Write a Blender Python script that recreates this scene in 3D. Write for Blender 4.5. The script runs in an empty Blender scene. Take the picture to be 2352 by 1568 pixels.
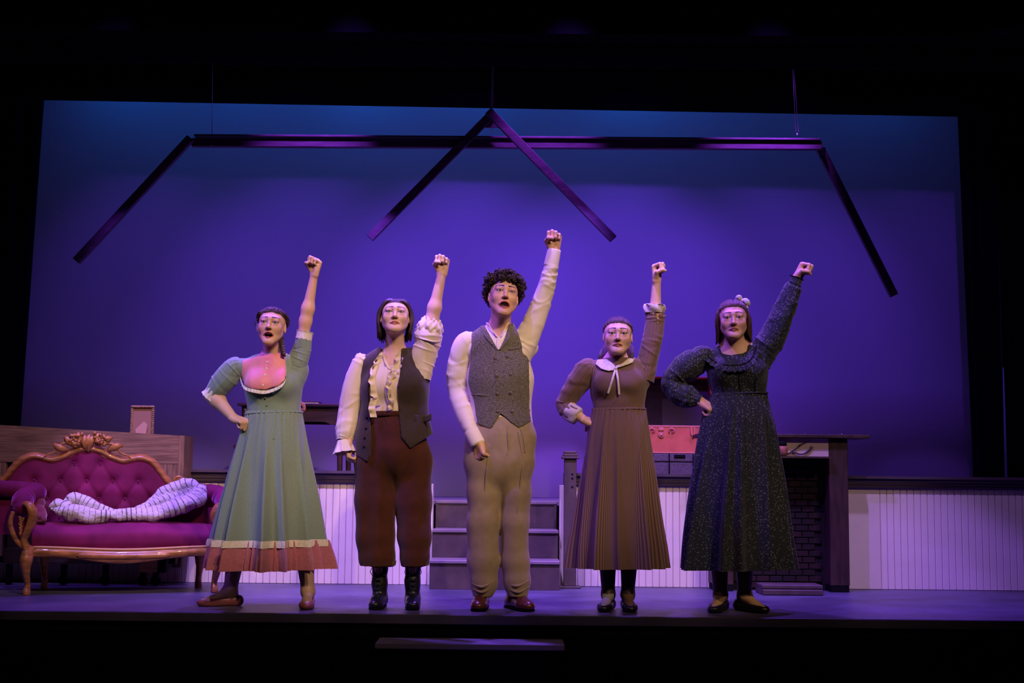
import bpy, math, random
import numpy as np
from mathutils import Matrix, Vector
random.seed(7)
scene = bpy.context.scene
COL = scene.collection
PI = math.pi

# ------------------------------------------------------------------ camera
CAM_H = 0.67; FPX = 3000.0; PITCH = math.atan(321.0/FPX); ROLL = 0.0100
F_ = np.array([0, math.cos(PITCH), math.sin(PITCH)])
R0 = np.array([1.0, 0, 0]); U0 = np.array([0, -math.sin(PITCH), math.cos(PITCH)])
R_ = math.cos(ROLL)*R0 + math.sin(ROLL)*U0
U_ = -math.sin(ROLL)*R0 + math.cos(ROLL)*U0
cam_d = bpy.data.cameras.new('camera'); cam = bpy.data.objects.new('camera', cam_d); COL.objects.link(cam)
m = Matrix.Identity(4)
for i in range(3):
    m[i][0] = R_[i]; m[i][1] = U_[i]; m[i][2] = -F_[i]
m[0][3], m[1][3], m[2][3] = 0, 0, CAM_H
cam.matrix_world = m
cam_d.sensor_width = 36.0; cam_d.lens = FPX/2352*36.0; cam_d.clip_start = 0.05; cam_d.clip_end = 200
scene.camera = cam

def A(px, py, Y):
    """world point at depth Y seen at photo pixel (px, py)"""
    d = F_ + (px-1176)/FPX*R_ + (784-py)/FPX*U_
    t = Y/d[1]
    return np.array([d[0]*t, Y, CAM_H + d[2]*t])
def G(px, py, z=0.0):
    d = F_ + (px-1176)/FPX*R_ + (784-py)/FPX*U_
    t = (z-CAM_H)/d[2]
    return np.array([d[0]*t, d[1]*t, z])

# ------------------------------------------------------------------ world, lights, exposure
w = bpy.data.worlds.new('world'); scene.world = w; w.use_nodes = True
w.node_tree.nodes['Background'].inputs[0].default_value = (0.10, 0.08, 0.35, 1)
w.node_tree.nodes['Background'].inputs[1].default_value = 0.0015
vs = scene.view_settings
scene.display_settings.display_device = 'sRGB'
vs.view_transform = 'Standard'; vs.look = 'None'; vs.exposure = 0.0; vs.gamma = 1.0; vs.use_curve_mapping = False

def spot(name, loc, target, power, color, angle, blend, radius=0.06):
    l = bpy.data.lights.new(name, 'SPOT'); o = bpy.data.objects.new(name, l); COL.objects.link(o)
    l.energy = power; l.color = color; l.spot_size = math.radians(angle); l.spot_blend = blend; l.shadow_soft_size = radius
    o.location = loc
    o.rotation_euler = (Vector(target)-Vector(loc)).to_track_quat('-Z', 'Y').to_euler()
    return o
VIOLET = (0.155, 0.042, 1.0); LAV = (0.30, 0.115, 1.0); WARM = (1.0, 0.68, 0.44); BLUE = (0.0, 0.125, 0.70)
YC = 10.6                      # depth of the cyclorama cloth
# front of house wash, warm
for sx, tx, pw in ((0.9, -2.05, 560), (1.7, -1.15, 620), (2.7, -0.3, 640), (3.6, 0.75, 430), (4.5, 1.75, 330)):
    spot('front_warm_spot', (sx, 1.2, 5.2), (tx, 7.4, 0.98), pw*1.15, WARM, 19.5, 0.55, 0.06)
for sx, tx, pw in ((-2.4, -1.5, 130), (-0.6, 0.0, 130), (1.0, 1.5, 80)):
    spot('front_warm_fill', (sx, 1.0, 5.4), (tx, 7.4, 0.7), pw, (1.0, 0.58, 0.5), 25, 0.6, 0.08)
# steep violet wash hung just in front of the proscenium: one row on the low walls, one soft row on the performers
for sx, tx, pw in ((-3.0, -2.95, 230), (-1.8, -1.75, 820), (-0.6, -0.6, 920), (0.6, 0.6, 860), (1.8, 1.75, 340), (3.0, 2.9, 170)):
    spot('wall_violet_spot', (sx, 6.1, 4.3), (tx, 8.55, 0.28), pw, (0.46, 0.28, 1.0), 36, 0.6, 0.05)
for sx, tx, pw in ((-4.0, -1.75, 520), (-2.8, -0.7, 460), (-1.9, 0.1, 430), (-0.9, 1.0, 560), (0.0, 1.75, 720)):
    spot('steep_violet_spot', (sx, 5.5, 4.6), (tx, 7.05, 1.55), pw, (0.24, 0.09, 1.0), 20, 0.35, 0.03)
for sx, pw in ((-2.2, 380), (-0.9, 1150), (0.3, 1400), (1.4, 800), (2.7, 180)):
    spot('low_cloth_spot', (sx, 6.1, 4.3), (sx*1.25, YC, 0.36), pw, (0.24, 0.06, 1.0), 12, 0.6, 0.07)
spot('cool_side_spot', (-4.6, 4.2, 3.9), (-1.32, 6.95, 0.75), 190, (0.42, 0.80, 1.0), 11, 0.6, 0.03)
# violet back light between header and valance
for sx, pw in ((-2.1, 340), (-0.75, 420), (0.6, 420), (1.9, 340)):
    spot('violet_back_spot', (sx, 7.78, 3.5), (sx*0.95, 6.75, 0.6), pw*1.1, (0.28, 0.09, 1.0), 75, 0.8, 0.05)
# lights on the roof frame
for px, pw in ((720, 130), (1250, 110), (1760, 180)):
    a = A(px, 322, 8.62); spot('roof_violet_spot', (a[0]+0.1, 8.22, 3.95), (a[0], 8.62, a[2]), pw*3.2, (0.33, 0.06, 1.0), 46, 1.0, 0.03)
# cloth lights hung upstage of the roof frame
for sx, pw in ((-3.15, 85), (-1.85, 180), (-0.4, 340), (0.95, 340), (2.3, 165), (3.5, 65)):
    spot('cloth_violet_spot', (sx, 8.75, 4.9), (sx*0.9, YC, 0.60), pw, VIOLET, 55, 1.0, 0.06)
for px in (300, 560, 840, 1110, 1440, 1700, 2010):
    a = A(px, 215, YC); pw = {300: 4.4, 560: 4.0, 840: 9.0, 1110: 5.0, 1440: 9.0, 1700: 2.6, 2010: 3.2}[px]
    spot('cloth_blue_spot', (a[0], YC-0.42, a[2]+0.35), (a[0], YC, a[2]-0.35), pw*0.7, BLUE, 150, 1.0, 0.05)
for px, pw in ((330, 26), (700, 30), (1100, 36), (1500, 32), (1950, 22)):
    a = A(px, 215, YC); spot('cloth_blue_spot', (a[0], YC-0.40, a[2]+1.05), (a[0], YC-0.05, a[2]-0.6), pw, BLUE, 110, 1.0, 0.05)
# ------------------------------------------------------------------ mesh helpers
ORG = {}
def mesh_np(name, V, F, smooth=True, uv=None, col=None):
    """V (n,3); F list of tuples or (m,4)/(m,3) array"""
    me = bpy.data.meshes.new(name)
    V = np.asarray(V, dtype=np.float32)
    if isinstance(F, np.ndarray):
        n, k = F.shape
        me.vertices.add(len(V)); me.vertices.foreach_set('co', V.ravel())
        me.loops.add(n*k); me.loops.foreach_set('vertex_index', F.astype(np.int32).ravel())
        me.polygons.add(n); me.polygons.foreach_set('loop_start', (np.arange(n)*k).astype(np.int32))
        me.update(calc_edges=True)
    else:
        me.from_pydata([tuple(map(float, v)) for v in V], [], [tuple(int(i) for i in f) for f in F]); me.update()
    if smooth:
        me.polygons.foreach_set('use_smooth', np.ones(len(me.polygons), dtype=bool))
    li = None
    if uv is not None or col is not None:
        li = np.empty(len(me.loops), dtype=np.int32); me.loops.foreach_get('vertex_index', li)
    if uv is not None:
        l = me.uv_layers.new(name='UVMap'); l.data.foreach_set('uv', np.asarray(uv, dtype=np.float32)[li].ravel())
    if col is not None:
        c = me.color_attributes.new('Col', 'FLOAT_COLOR', 'POINT')
        c4 = np.ones((len(V), 4), dtype=np.float32); c4[:, :3] = col
        c.data.foreach_set('color', c4.ravel())
    return me
def org(parent):
    return ORG.get(parent.name, np.zeros(3)) if parent is not None else np.zeros(3)
def add(name, V, F, mat, parent=None, smooth=True, uv=None, col=None, label=None, loc=None):
    """one mesh object, vertices given in world space"""
    V = np.asarray(V, dtype=np.float64)
    o0 = org(parent) if parent is not None else (np.zeros(3) if loc is None else np.asarray(loc, float))
    me = mesh_np(name, V-o0, F, smooth, uv, col)
    me.materials.append(mat)
    o = bpy.data.objects.new(name, me); COL.objects.link(o)
    if parent is not None: o.parent = parent
    else: o.location = o0
    ORG[o.name] = o0
    if label: o['label'] = label
    return o
def thing(name, label, cat, loc, group=None):
    o = bpy.data.objects.new(name, None); COL.objects.link(o); o.empty_display_size = 0.1
    o.location = loc; o['label'] = label; o['category'] = cat
    if group: o['group'] = group
    ORG[o.name] = np.asarray(loc, float)
    return o
def tag(o, label, cat, group=None):
    o['label'] = label; o['category'] = cat
    if group: o['group'] = group
    return o
def struct(o): o['kind'] = 'structure'; return o

def box(c, h, bev=0.0, R=None):
    """box centre c, half sizes h, chamfered; returns V,F"""
    c = np.asarray(c, float); h = np.asarray(h, float)
    if bev <= 0:
        V = np.array([[sx, sy, sz] for sx in (-1, 1) for sy in (-1, 1) for sz in (-1, 1)], float)*h
        F = [(0, 1, 3, 2), (4, 6, 7, 5), (0, 4, 5, 1), (2, 3, 7, 6), (0, 2, 6, 4), (1, 5, 7, 3)]
    else:
        V = []; idx = {}
        for sx in (-1, 1):
            for sy in (-1, 1):
                for sz in (-1, 1):
                    s = np.array([sx, sy, sz], float)
                    for ax in range(3):
                        p = s*(h-bev); p[ax] = s[ax]*h[ax]
                        idx[(sx, sy, sz, ax)] = len(V); V.append(p)
        F = []
        for ax in range(3):
            a, b = [(1, 2), (2, 0), (0, 1)][ax]
            for s in (-1, 1):
                q = []
                for (sa, sb) in ((-1, -1), (1, -1), (1, 1), (-1, 1)):
                    k = [0, 0, 0]; k[ax] = s; k[a] = sa; k[b] = sb; q.append(idx[(k[0], k[1], k[2], ax)])
                F.append(tuple(q if s > 0 else q[::-1]))
        for ax in range(3):
            a, b = [(1, 2), (2, 0), (0, 1)][ax]
            for sa in (-1, 1):
                for sb in (-1, 1):
                    k1 = [0, 0, 0]; k1[a] = sa; k1[b] = sb; k2 = list(k1); k1[ax] = -1; k2[ax] = 1
                    q = [idx[(*k1, a)], idx[(*k2, a)], idx[(*k2, b)], idx[(*k1, b)]]
                    F.append(tuple(q if sa*sb < 0 else q[::-1]))
        for sx in (-1, 1):
            for sy in (-1, 1):
                for sz in (-1, 1):
                    q = [idx[(sx, sy, sz, i)] for i in range(3)]
                    F.append(tuple(q if sx*sy*sz > 0 else q[::-1]))
        V = np.array(V)
    if R is not None: V = V @ np.asarray(R).T
    return V+c, F
def bx(x0, x1, y0, y1, z0, z1, bev=0.0, R=None):
    return box(((x0+x1)/2, (y0+y1)/2, (z0+z1)/2), ((x1-x0)/2, (y1-y0)/2, (z1-z0)/2), bev, R)
def join(*parts):
    V = []; F = []; n = 0
    for v, f in parts:
        V.append(np.asarray(v, float)); F += [tuple(int(i)+n for i in q) for q in f]; n += len(v)
    return np.concatenate(V), F
def rotz(a): c, s = math.cos(a), math.sin(a); return np.array([[c, -s, 0], [s, c, 0], [0, 0, 1.0]])
def rotx(a): c, s = math.cos(a), math.sin(a); return np.array([[1.0, 0, 0], [0, c, -s], [0, s, c]])
def roty(a): c, s = math.cos(a), math.sin(a); return np.array([[c, 0, s], [0, 1.0, 0], [-s, 0, c]])
def nrm(v): v = np.asarray(v, float); return v/(np.linalg.norm(v)+1e-12)
def spline(P, n):
    """Catmull-Rom through P (k,d), n samples (chord parametrised)"""
    P = np.asarray(P, float); k = len(P)
    if P.ndim == 1: P = P[:, None]
    if k == 2: t = np.linspace(0, 1, n)[:, None]; return P[0]*(1-t)+P[1]*t
    Q = np.vstack([2*P[0]-P[1], P, 2*P[-1]-P[-2]])
    s = np.linspace(0, k-1-1e-9, n); i = s.astype(int); t = (s-i)[:, None]
    p0, p1, p2, p3 = Q[i], Q[i+1], Q[i+2], Q[i+3]
    return 0.5*((2*p1)+(p2-p0)*t+(2*p0-5*p1+4*p2-p3)*t*t+(3*p1-p0-3*p2+p3)*t**3)
def frames(C, up=None):
    T = np.gradient(C, axis=0); T /= np.linalg.norm(T, axis=1)[:, None]+1e-12
    u = np.array([0.0, -1, 0]) if up is None else np.asarray(up, float)
    N = np.zeros_like(T); 
    if abs(T[0] @ u) > 0.95: u = np.array([1.0, 0, 0])
    n = nrm(u-(u @ T[0])*T[0])
    for i in range(len(T)):
        n = nrm(n-(n @ T[i])*T[i]); N[i] = n
    B = np.cross(T, N)
    return T, N, B
def tube(P, R, ns=12, n=None, cap=True, disp=None, up=None, flat=1.0):
    """swept tube; R radius per control point (or pair (rN, rB)); disp(theta, s)->radial factor offset (m)"""
    P = np.asarray(P, float); n = n or max(2, len(P))
    C = spline(P, n) if n != len(P) or len(P) > 2 else P
    R = np.asarray(R, float)
    if R.ndim == 0: R = np.full(len(P), float(R))
    if R.ndim == 1: R = np.stack([R*flat, R], 1)
    RR = spline(R, n) if len(R) != n or len(P) > 2 else R
    RR = np.maximum(RR, 1e-5)
    T, N, B = frames(C, up)
    th = np.linspace(0, 2*PI, ns, endpoint=False)
    TH, S = np.meshgrid(th, np.linspace(0, 1, n))
    D = np.zeros_like(TH) if disp is None else disp(TH, S)
    a = RR[:, 0][:, None]+D; b = RR[:, 1][:, None]+D
    V = C[:, None, :] + (a*np.cos(TH))[..., None]*N[:, None, :] + (b*np.sin(TH))[..., None]*B[:, None, :]
    V = V.reshape(-1, 3); F = []
    for i in range(n-1):
        for j in range(ns):
            k = (j+1) % ns
            F.append((i*ns+j, i*ns+k, (i+1)*ns+k, (i+1)*ns+j))
    if cap:
        F.append(tuple(range(ns))[::-1]); F.append(tuple((n-1)*ns+j for j in range(ns)))
    F = [q[::-1] for q in F]
    return V, F
def tube_uv(ns, n, du=1.0, dv=1.0):
    th = np.linspace(0, 1, ns, endpoint=False); s = np.linspace(0, 1, n)
    TH, S = np.meshgrid(th, s); return np.stack([TH*du, S*dv], -1).reshape(-1, 2)
def lathe(prof, c, ns=20, R=None):
    """profile [(r,z)] revolved about z, at c"""
    th = np.linspace(0, 2*PI, ns, endpoint=False); V = []
    for r, z in prof:
        for t in th: V.append((r*math.cos(t), r*math.sin(t), z))
    V = np.array(V); n = len(prof); F = []
    for i in range(n-1):
        for j in range(ns):
            k = (j+1) % ns; F.append((i*ns+j, i*ns+k, (i+1)*ns+k, (i+1)*ns+j))
    F.append(tuple(range(ns))[::-1]); F.append(tuple((n-1)*ns+j for j in range(ns)))
    if R is not None: V = V @ np.asarray(R).T
    return V+np.asarray(c), F
def ball(c, r, nu=12, nv=8, R=None):
    r = np.ones(3)*r if np.ndim(r) == 0 else np.asarray(r, float)
    V = [(0, 0, 1)]
    for i in range(1, nv):
        p = PI*i/nv
        for j in range(nu):
            t = 2*PI*j/nu; V.append((math.sin(p)*math.cos(t), math.sin(p)*math.sin(t), math.cos(p)))
    V.append((0, 0, -1)); V = np.array(V)*r; F = []
    for j in range(nu): F.append((0, 1+j, 1+(j+1) % nu))
    for i in range(nv-2):
        for j in range(nu):
            a = 1+i*nu+j; b = 1+i*nu+(j+1) % nu; F.append((a, a+nu, b+nu, b))
    l = len(V)-1
    for j in range(nu): F.append((l, 1+(nv-2)*nu+(j+1) % nu, 1+(nv-2)*nu+j))
    if R is not None: V = V @ np.asarray(R).T
    return V+np.asarray(c), F
def prism(poly, y0, y1, fn=None):
    """polygon in (x,z) extruded from y0 to y1 (world)"""
    n = len(poly)
    V = [(x, y0, z) for x, z in poly]+[(x, y1, z) for x, z in poly]
    a = sum(poly[i][0]*poly[(i+1) % n][1]-poly[(i+1) % n][0]*poly[i][1] for i in range(n))
    f0 = tuple(range(n)); f1 = tuple(range(2*n-1, n-1, -1))
    sides = [(i, i+n, (i+1) % n+n, (i+1) % n) for i in range(n)]
    F = [f0, f1]+sides
    if a < 0: F = [q[::-1] for q in F]
    return np.array(V, float), F
def grid_faces(nu, nv, closed=False):
    F = []
    for i in range(nv-1):
        for j in range(nu if closed else nu-1):
            k = (j+1) % nu; F.append((i*nu+j, i*nu+k, (i+1)*nu+k, (i+1)*nu+j))
    return np.array(F)
class Noise:
    def __init__(s, seed, freq, n=24, aniso=(1, 1, 1)):
        r = np.random.RandomState(seed); d = r.normal(size=(n, 3)); d /= np.linalg.norm(d, axis=1)[:, None]
        s.k = d*freq*r.uniform(0.5, 1.5, size=(n, 1))*np.asarray(aniso); s.p = r.uniform(0, 2*PI, n); s.n = n
    def __call__(s, P):
        P = np.asarray(P); return np.sin(P @ s.k.T+s.p).sum(-1)/math.sqrt(s.n/2)*0.6
def vnormals(V, F):
    F = np.asarray(F); N = np.zeros_like(V)
    a = V[F[:, 2]]-V[F[:, 0]]; b = V[F[:, 3 if F.shape[1] > 3 else 1]]-V[F[:, 1 if F.shape[1] > 3 else 0]]
    fn = np.cross(a, b)
    for i in range(F.shape[1]): 
        for c in range(3): N[:, c] += np.bincount(F[:, i], weights=fn[:, c], minlength=len(V))
    return N/(np.linalg.norm(N, axis=1)[:, None]+1e-12)

# ------------------------------------------------------------------ signed distance modelling
def smin(a, b, k):
    if k <= 0: return np.minimum(a, b)
    h = np.maximum(k-np.abs(a-b), 0)/k
    return np.minimum(a, b)-h*h*k*0.25
def smax(a, b, k): return -smin(-a, -b, k)
def d_cone(a, b, r1, r2):
    a = np.asarray(a, np.float32); b = np.asarray(b, np.float32); ab = b-a; L = float(ab @ ab)+1e-12
    def f(P):
        t = np.clip(((P-a) @ ab)/L, 0, 1); return np.linalg.norm(P-a-t[:, None]*ab, axis=1)-(r1+t*(r2-r1))
    return f
def d_ell(c, r, R=None):
    c = np.asarray(c, np.float32); r = np.asarray(r, np.float32)
    def f(P):
        q = P-c
        if R is not None: q = q @ np.asarray(R, np.float32)
        k0 = np.linalg.norm(q/r, axis=1); k1 = np.linalg.norm(q/(r*r), axis=1)+1e-9
        return k0*(k0-1)/k1
    return f
def d_box(c, h, rad, R=None):
    c = np.asarray(c, np.float32); h = np.asarray(h, np.float32)
    def f(P):
        q = P-c
        if R is not None: q = q @ np.asarray(R, np.float32)
        q = np.abs(q)-(h-rad)
        return np.linalg.norm(np.maximum(q, 0), axis=1)+np.minimum(q.max(1), 0)-rad
    return f
def d_half(p, n):
    p = np.asarray(p, np.float32); n = nrm(n).astype(np.float32)
    return lambda P: (P-p) @ n
def d_poly(poly):
    """signed distance to polygon in the world (x,z) plane"""
    q = np.asarray(poly, np.float32)
    def f(P):
        p = P[:, [0, 2]]; d = np.full(len(p), 1e9, np.float32); ins = np.zeros(len(p), bool)
        for i in range(len(q)):
            a, b = q[i], q[(i+1) % len(q)]; e = b-a; v = p-a
            t = np.clip((v @ e)/(e @ e+1e-12), 0, 1); d = np.minimum(d, ((v-t[:, None]*e)**2).sum(1))
            c = ((a[1] > p[:, 1]) != (b[1] > p[:, 1]))
            if abs(e[1]) > 1e-9:
                ins ^= c & (p[:, 0] < a[0]+(p[:, 1]-a[1])*e[0]/e[1])
        return np.where(ins, -1, 1)*np.sqrt(d)
    return f
class SDF:
    def __init__(s): s.ops = []
    def u(s, f, k=0.0): s.ops.append(('u', f, k)); return s
    def sub(s, f, k=0.0): s.ops.append(('s', f, k)); return s
    def cut(s, f, k=0.0): s.ops.append(('i', f, k)); return s
    def onion(s, t): s.ops.append(('o', t, 0)); return s
    def off(s, t): s.ops.append(('f', t, 0)); return s
    def __call__(s, P):
        d = None
        for o, f, k in s.ops:
            if o == 'o': d = np.abs(d)-f
            elif o == 'f': d = d-f
            elif d is None: d = f(P)
            elif o == 'u': d = smin(d, f(P), k)
            elif o == 's': d = smax(d, -f(P), k)
            else: d = smax(d, f(P), k)
        return d
def xform(f, R, t, s=1.0):
    R = np.asarray(R, np.float32); t = np.asarray(t, np.float32)
    return lambda P: f(((P-t) @ R)/s)*s
def squash(f, c, R, sy):
    """evaluate f in local frame (R columns = axes, origin c) with depth stretched by 1/sy"""
    R = np.asarray(R, np.float32); c = np.asarray(c, np.float32)
    def g(P):
        q = (P-c) @ R; q = q*np.array([1, 1/sy, 1], np.float32); return f(q)*(0.5+0.5*sy)
    return g
def polygonise(f, lo, hi, h, slack=1.5):
    lo = np.asarray(lo, float); hi = np.asarray(hi, float); B = 8
    nb = np.maximum(np.ceil((hi-lo)/(h*B)).astype(int), 1); n = nb*B
    ii = np.stack(np.meshgrid(*[np.arange(k) for k in nb], indexing='ij'), -1).reshape(-1, 3)
    cen = (lo+(ii+0.5)*B*h-0.5*h).astype(np.float32)
    dc = f(cen)
    D = np.repeat(np.repeat(np.repeat(np.where(dc < 0, -1, 1).reshape(nb).astype(np.float32), B, 0), B, 1), B, 2)
    keep = np.abs(dc) < slack*0.87*B*h
    kb = ii[keep]
    o = np.stack(np.meshgrid(*[np.arange(B)]*3, indexing='ij'), -1).reshape(-1, 3)
    G_ = kb[:, None, :]*B+o[None]
    Gf = G_.reshape(-1, 3)
    val = np.empty(len(Gf), np.float32); st = 400000
    for s in range(0, len(Gf), st): val[s:s+st] = f((lo+Gf[s:s+st]*h).astype(np.float32))
    D[Gf[:, 0], Gf[:, 1], Gf[:, 2]] = val
    s = D < 0
    a = s[:-1, :-1, :-1].astype(np.int8).copy(); 
    for dx, dy, dz in ((1, 0, 0), (0, 1, 0), (0, 0, 1), (1, 1, 0), (1, 0, 1), (0, 1, 1), (1, 1, 1)):
        a += s[dx:D.shape[0]-1+dx, dy:D.shape[1]-1+dy, dz:D.shape[2]-1+dz]
    act = (a > 0) & (a < 8)
    ci = np.argwhere(act)
    idx = np.full(act.shape, -1, np.int32); idx[ci[:, 0], ci[:, 1], ci[:, 2]] = np.arange(len(ci))
    corners = np.array([[i, j, k] for i in (0, 1) for j in (0, 1) for k in (0, 1)])
    cv = np.stack([D[ci[:, 0]+c[0], ci[:, 1]+c[1], ci[:, 2]+c[2]] for c in corners], 1)
    acc = np.zeros((len(ci), 3)); cnt = np.zeros(len(ci))
    for i in range(8):
        for ax in (4, 2, 1):
            j = i | ax
            if j == i: continue
            v0, v1 = cv[:, i], cv[:, j]; cr = (v0 < 0) != (v1 < 0)
            t = np.where(cr, v0/(v0-v1+1e-20), 0)
            acc += np.where(cr[:, None], corners[i]+t[:, None]*(corners[j]-corners[i]), 0); cnt += cr
    V = lo+(ci+acc/np.maximum(cnt, 1)[:, None])*h
    quads = []
    for ax in range(3):
        b, c = (ax+1) % 3, (ax+2) % 3
        sl0 = [slice(1, None)]*3; sl1 = [slice(1, None)]*3
        sl0[ax] = slice(0, -1); sl1[ax] = slice(1, None)
        x = s[tuple(sl0)] != s[tuple(sl1)]
        e = np.argwhere(x); 
        e[:, b] += 1; e[:, c] += 1
        ok = (e[:, b] < act.shape[b]) & (e[:, c] < act.shape[c]) & (e[:, ax] < act.shape[ax]); e = e[ok]
        def cell(db, dc_):
            q = e.copy(); q[:, b] += db; q[:, c] += dc_; return idx[q[:, 0], q[:, 1], q[:, 2]]
        q = np.stack([cell(-1, -1), cell(0, -1), cell(0, 0), cell(-1, 0)], 1)
        flip = ~s[e[:, 0], e[:, 1], e[:, 2]]
        q[flip] = q[flip][:, ::-1]
        quads.append(q[(q >= 0).all(1)])
    return V, np.concatenate(quads)
def relax(V, F, it=1, lam=0.5):
    F = np.asarray(F); E = np.concatenate([F[:, [i, (i+1) % F.shape[1]]] for i in range(F.shape[1])])
    E = np.concatenate([E, E[:, ::-1]]); cnt = np.bincount(E[:, 0], minlength=len(V))
    for _ in range(it):
        S = np.stack([np.bincount(E[:, 0], weights=V[E[:, 1], c], minlength=len(V)) for c in range(3)], 1)
        V = V+lam*(S/np.maximum(cnt, 1)[:, None]-V)
    return V
def mergeq(*parts):
    V = []; F = []; n = 0
    for v, f in parts:
        V.append(v); f = np.asarray(f)
        F.append(f+n); n += len(v)
    return np.concatenate(V), np.concatenate(F)

# ------------------------------------------------------------------ materials
MATS = {}
def mat(name, color, rough=0.7, spec=0.3, metal=0.0, sheen=0.0, bump=0.0, bscale=300.0, var=0.0, vscale=20.0, attr=False, sss=0.0, coat=0.0, build=None, emit=None):
    if name in MATS: return MATS[name]
    M = bpy.data.materials.new(name); M.use_nodes = True; nt = M.node_tree; b = nt.nodes['Principled BSDF']
    b.inputs['Base Color'].default_value = (*color, 1); b.inputs['Roughness'].default_value = rough
    b.inputs['Specular IOR Level'].default_value = spec; b.inputs['Metallic'].default_value = metal
    b.inputs['Sheen Weight'].default_value = sheen; b.inputs['Coat Weight'].default_value = coat
    if sss > 0:
        b.inputs['Subsurface Weight'].default_value = sss; b.inputs['Subsurface Radius'].default_value = (0.012, 0.005, 0.003); b.inputs['Subsurface Scale'].default_value = 0.6
    if emit: b.inputs['Emission Color'].default_value = (*emit[0], 1); b.inputs['Emission Strength'].default_value = emit[1]
    tc = nt.nodes.new('ShaderNodeTexCoord')
    if attr:
        at = nt.nodes.new('ShaderNodeAttribute'); at.attribute_name = 'Col'; nt.links.new(at.outputs['Color'], b.inputs['Base Color'])
    elif var > 0:
        n = nt.nodes.new('ShaderNodeTexNoise'); n.inputs['Scale'].default_value = vscale; n.inputs['Detail'].default_value = 6
        nt.links.new(tc.outputs['Object'], n.inputs['Vector'])
        r = nt.nodes.new('ShaderNodeValToRGB'); r.color_ramp.elements[0].position = 0.3; r.color_ramp.elements[1].position = 0.7
        r.color_ramp.elements[0].color = (*[c*(1-var) for c in color], 1); r.color_ramp.elements[1].color = (*[min(1, c*(1+var)) for c in color], 1)
        nt.links.new(n.outputs['Fac'], r.inputs['Fac']); nt.links.new(r.outputs['Color'], b.inputs['Base Color'])
    if bump > 0:
        n = nt.nodes.new('ShaderNodeTexNoise'); n.inputs['Scale'].default_value = bscale; n.inputs['Detail'].default_value = 4
        nt.links.new(tc.outputs['Object'], n.inputs['Vector'])
        bp = nt.nodes.new('ShaderNodeBump'); bp.inputs['Strength'].default_value = bump; bp.inputs['Distance'].default_value = 0.004
        nt.links.new(n.outputs['Fac'], bp.inputs['Height']); nt.links.new(bp.outputs['Normal'], b.inputs['Normal'])
    if build: build(nt, b, tc)
    MATS[name] = M; return M
def nd(nt, t, **kw):
    n = nt.nodes.new(t)
    for k, v in kw.items(): setattr(n, k, v)
    return n
def ramp(nt, fac, stops):
    r = nt.nodes.new('ShaderNodeValToRGB'); e = r.color_ramp.elements
    while len(e) < len(stops): e.new(0.5)
    for i, (p, c) in enumerate(stops): e[i].position = p; e[i].color = (*c, 1)
    nt.links.new(fac, r.inputs['Fac']); return r.outputs['Color']
def wood(name, dark, light, stretch=(1, 12, 12), scale=3.0, rough=0.45, coat=0.0, bump=0.15):
    def bld(nt, b, tc):
        mp = nd(nt, 'ShaderNodeMapping'); mp.inputs['Scale'].default_value = stretch
        nt.links.new(tc.outputs['Object'], mp.inputs['Vector'])
        n = nd(nt, 'ShaderNodeTexNoise'); n.inputs['Scale'].default_value = scale; n.inputs['Detail'].default_value = 8; n.inputs['Distortion'].default_value = 0.6
        nt.links.new(mp.outputs['Vector'], n.inputs['Vector'])
        nt.links.new(ramp(nt, n.outputs['Fac'], [(0.3, dark), (0.72, light)]), b.inputs['Base Color'])
        bp = nd(nt, 'ShaderNodeBump'); bp.inputs['Strength'].default_value = bump; bp.inputs['Distance'].default_value = 0.003
        nt.links.new(n.outputs['Fac'], bp.inputs['Height']); nt.links.new(bp.outputs['Normal'], b.inputs['Normal'])
    return mat(name, light, rough=rough, spec=0.4, coat=coat, build=bld)
# ================================================================== THE SETTING
YF = 6.68; YW = 8.55; PLAT = 0.54
def floor_build(nt, b, tc):
    n = nd(nt, 'ShaderNodeTexNoise'); n.inputs['Scale'].default_value = 2.2; n.inputs['Detail'].default_value = 8
    nt.links.new(tc.outputs['Object'], n.inputs['Vector'])
    base = ramp(nt, n.outputs['Fac'], [(0.35, (0.052, 0.047, 0.085)), (0.65, (0.098, 0.086, 0.150))])
    mp = nd(nt, 'ShaderNodeMapping'); mp.inputs['Scale'].default_value = (4.5, 26, 1); nt.links.new(tc.outputs['Object'], mp.inputs['Vector'])
    s = nd(nt, 'ShaderNodeTexNoise'); s.inputs['Scale'].default_value = 1.6; s.inputs['Detail'].default_value = 9; s.inputs['Roughness'].default_value = 0.75
    nt.links.new(mp.outputs['Vector'], s.inputs['Vector'])
    scf = ramp(nt, s.outputs['Fac'], [(0.66, (0, 0, 0)), (0.74, (1, 1, 1))])
    mx = nd(nt, 'ShaderNodeMix', data_type='RGBA'); nt.links.new(scf, mx.inputs['Factor'])
    nt.links.new(base, mx.inputs['A']); mx.inputs['B'].default_value = (0.34, 0.31, 0.40, 1)
    nt.links.new(mx.outputs['Result'], b.inputs['Base Color'])
    rr = ramp(nt, s.outputs['Fac'], [(0.3, (0.34,)*3), (0.7, (0.52,)*3)]); nt.links.new(rr, b.inputs['Roughness'])
M_floor = mat('stage_paint', (0.1, 0.1, 0.12), rough=0.42, spec=0.45, bump=0.1, bscale=60, build=floor_build)
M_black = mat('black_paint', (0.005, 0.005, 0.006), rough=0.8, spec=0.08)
M_velvet = mat('black_velvet', (0.006, 0.006, 0.010), rough=0.95, spec=0.05, sheen=0.05)
M_cyc = mat('cloth_cyc', (0.72, 0.72, 0.74), rough=0.95, spec=0.05, bump=0.04, bscale=900)
M_board = mat('cream_paint', (0.78, 0.67, 0.57), rough=0.5, spec=0.35, var=0.04, vscale=9)
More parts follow.
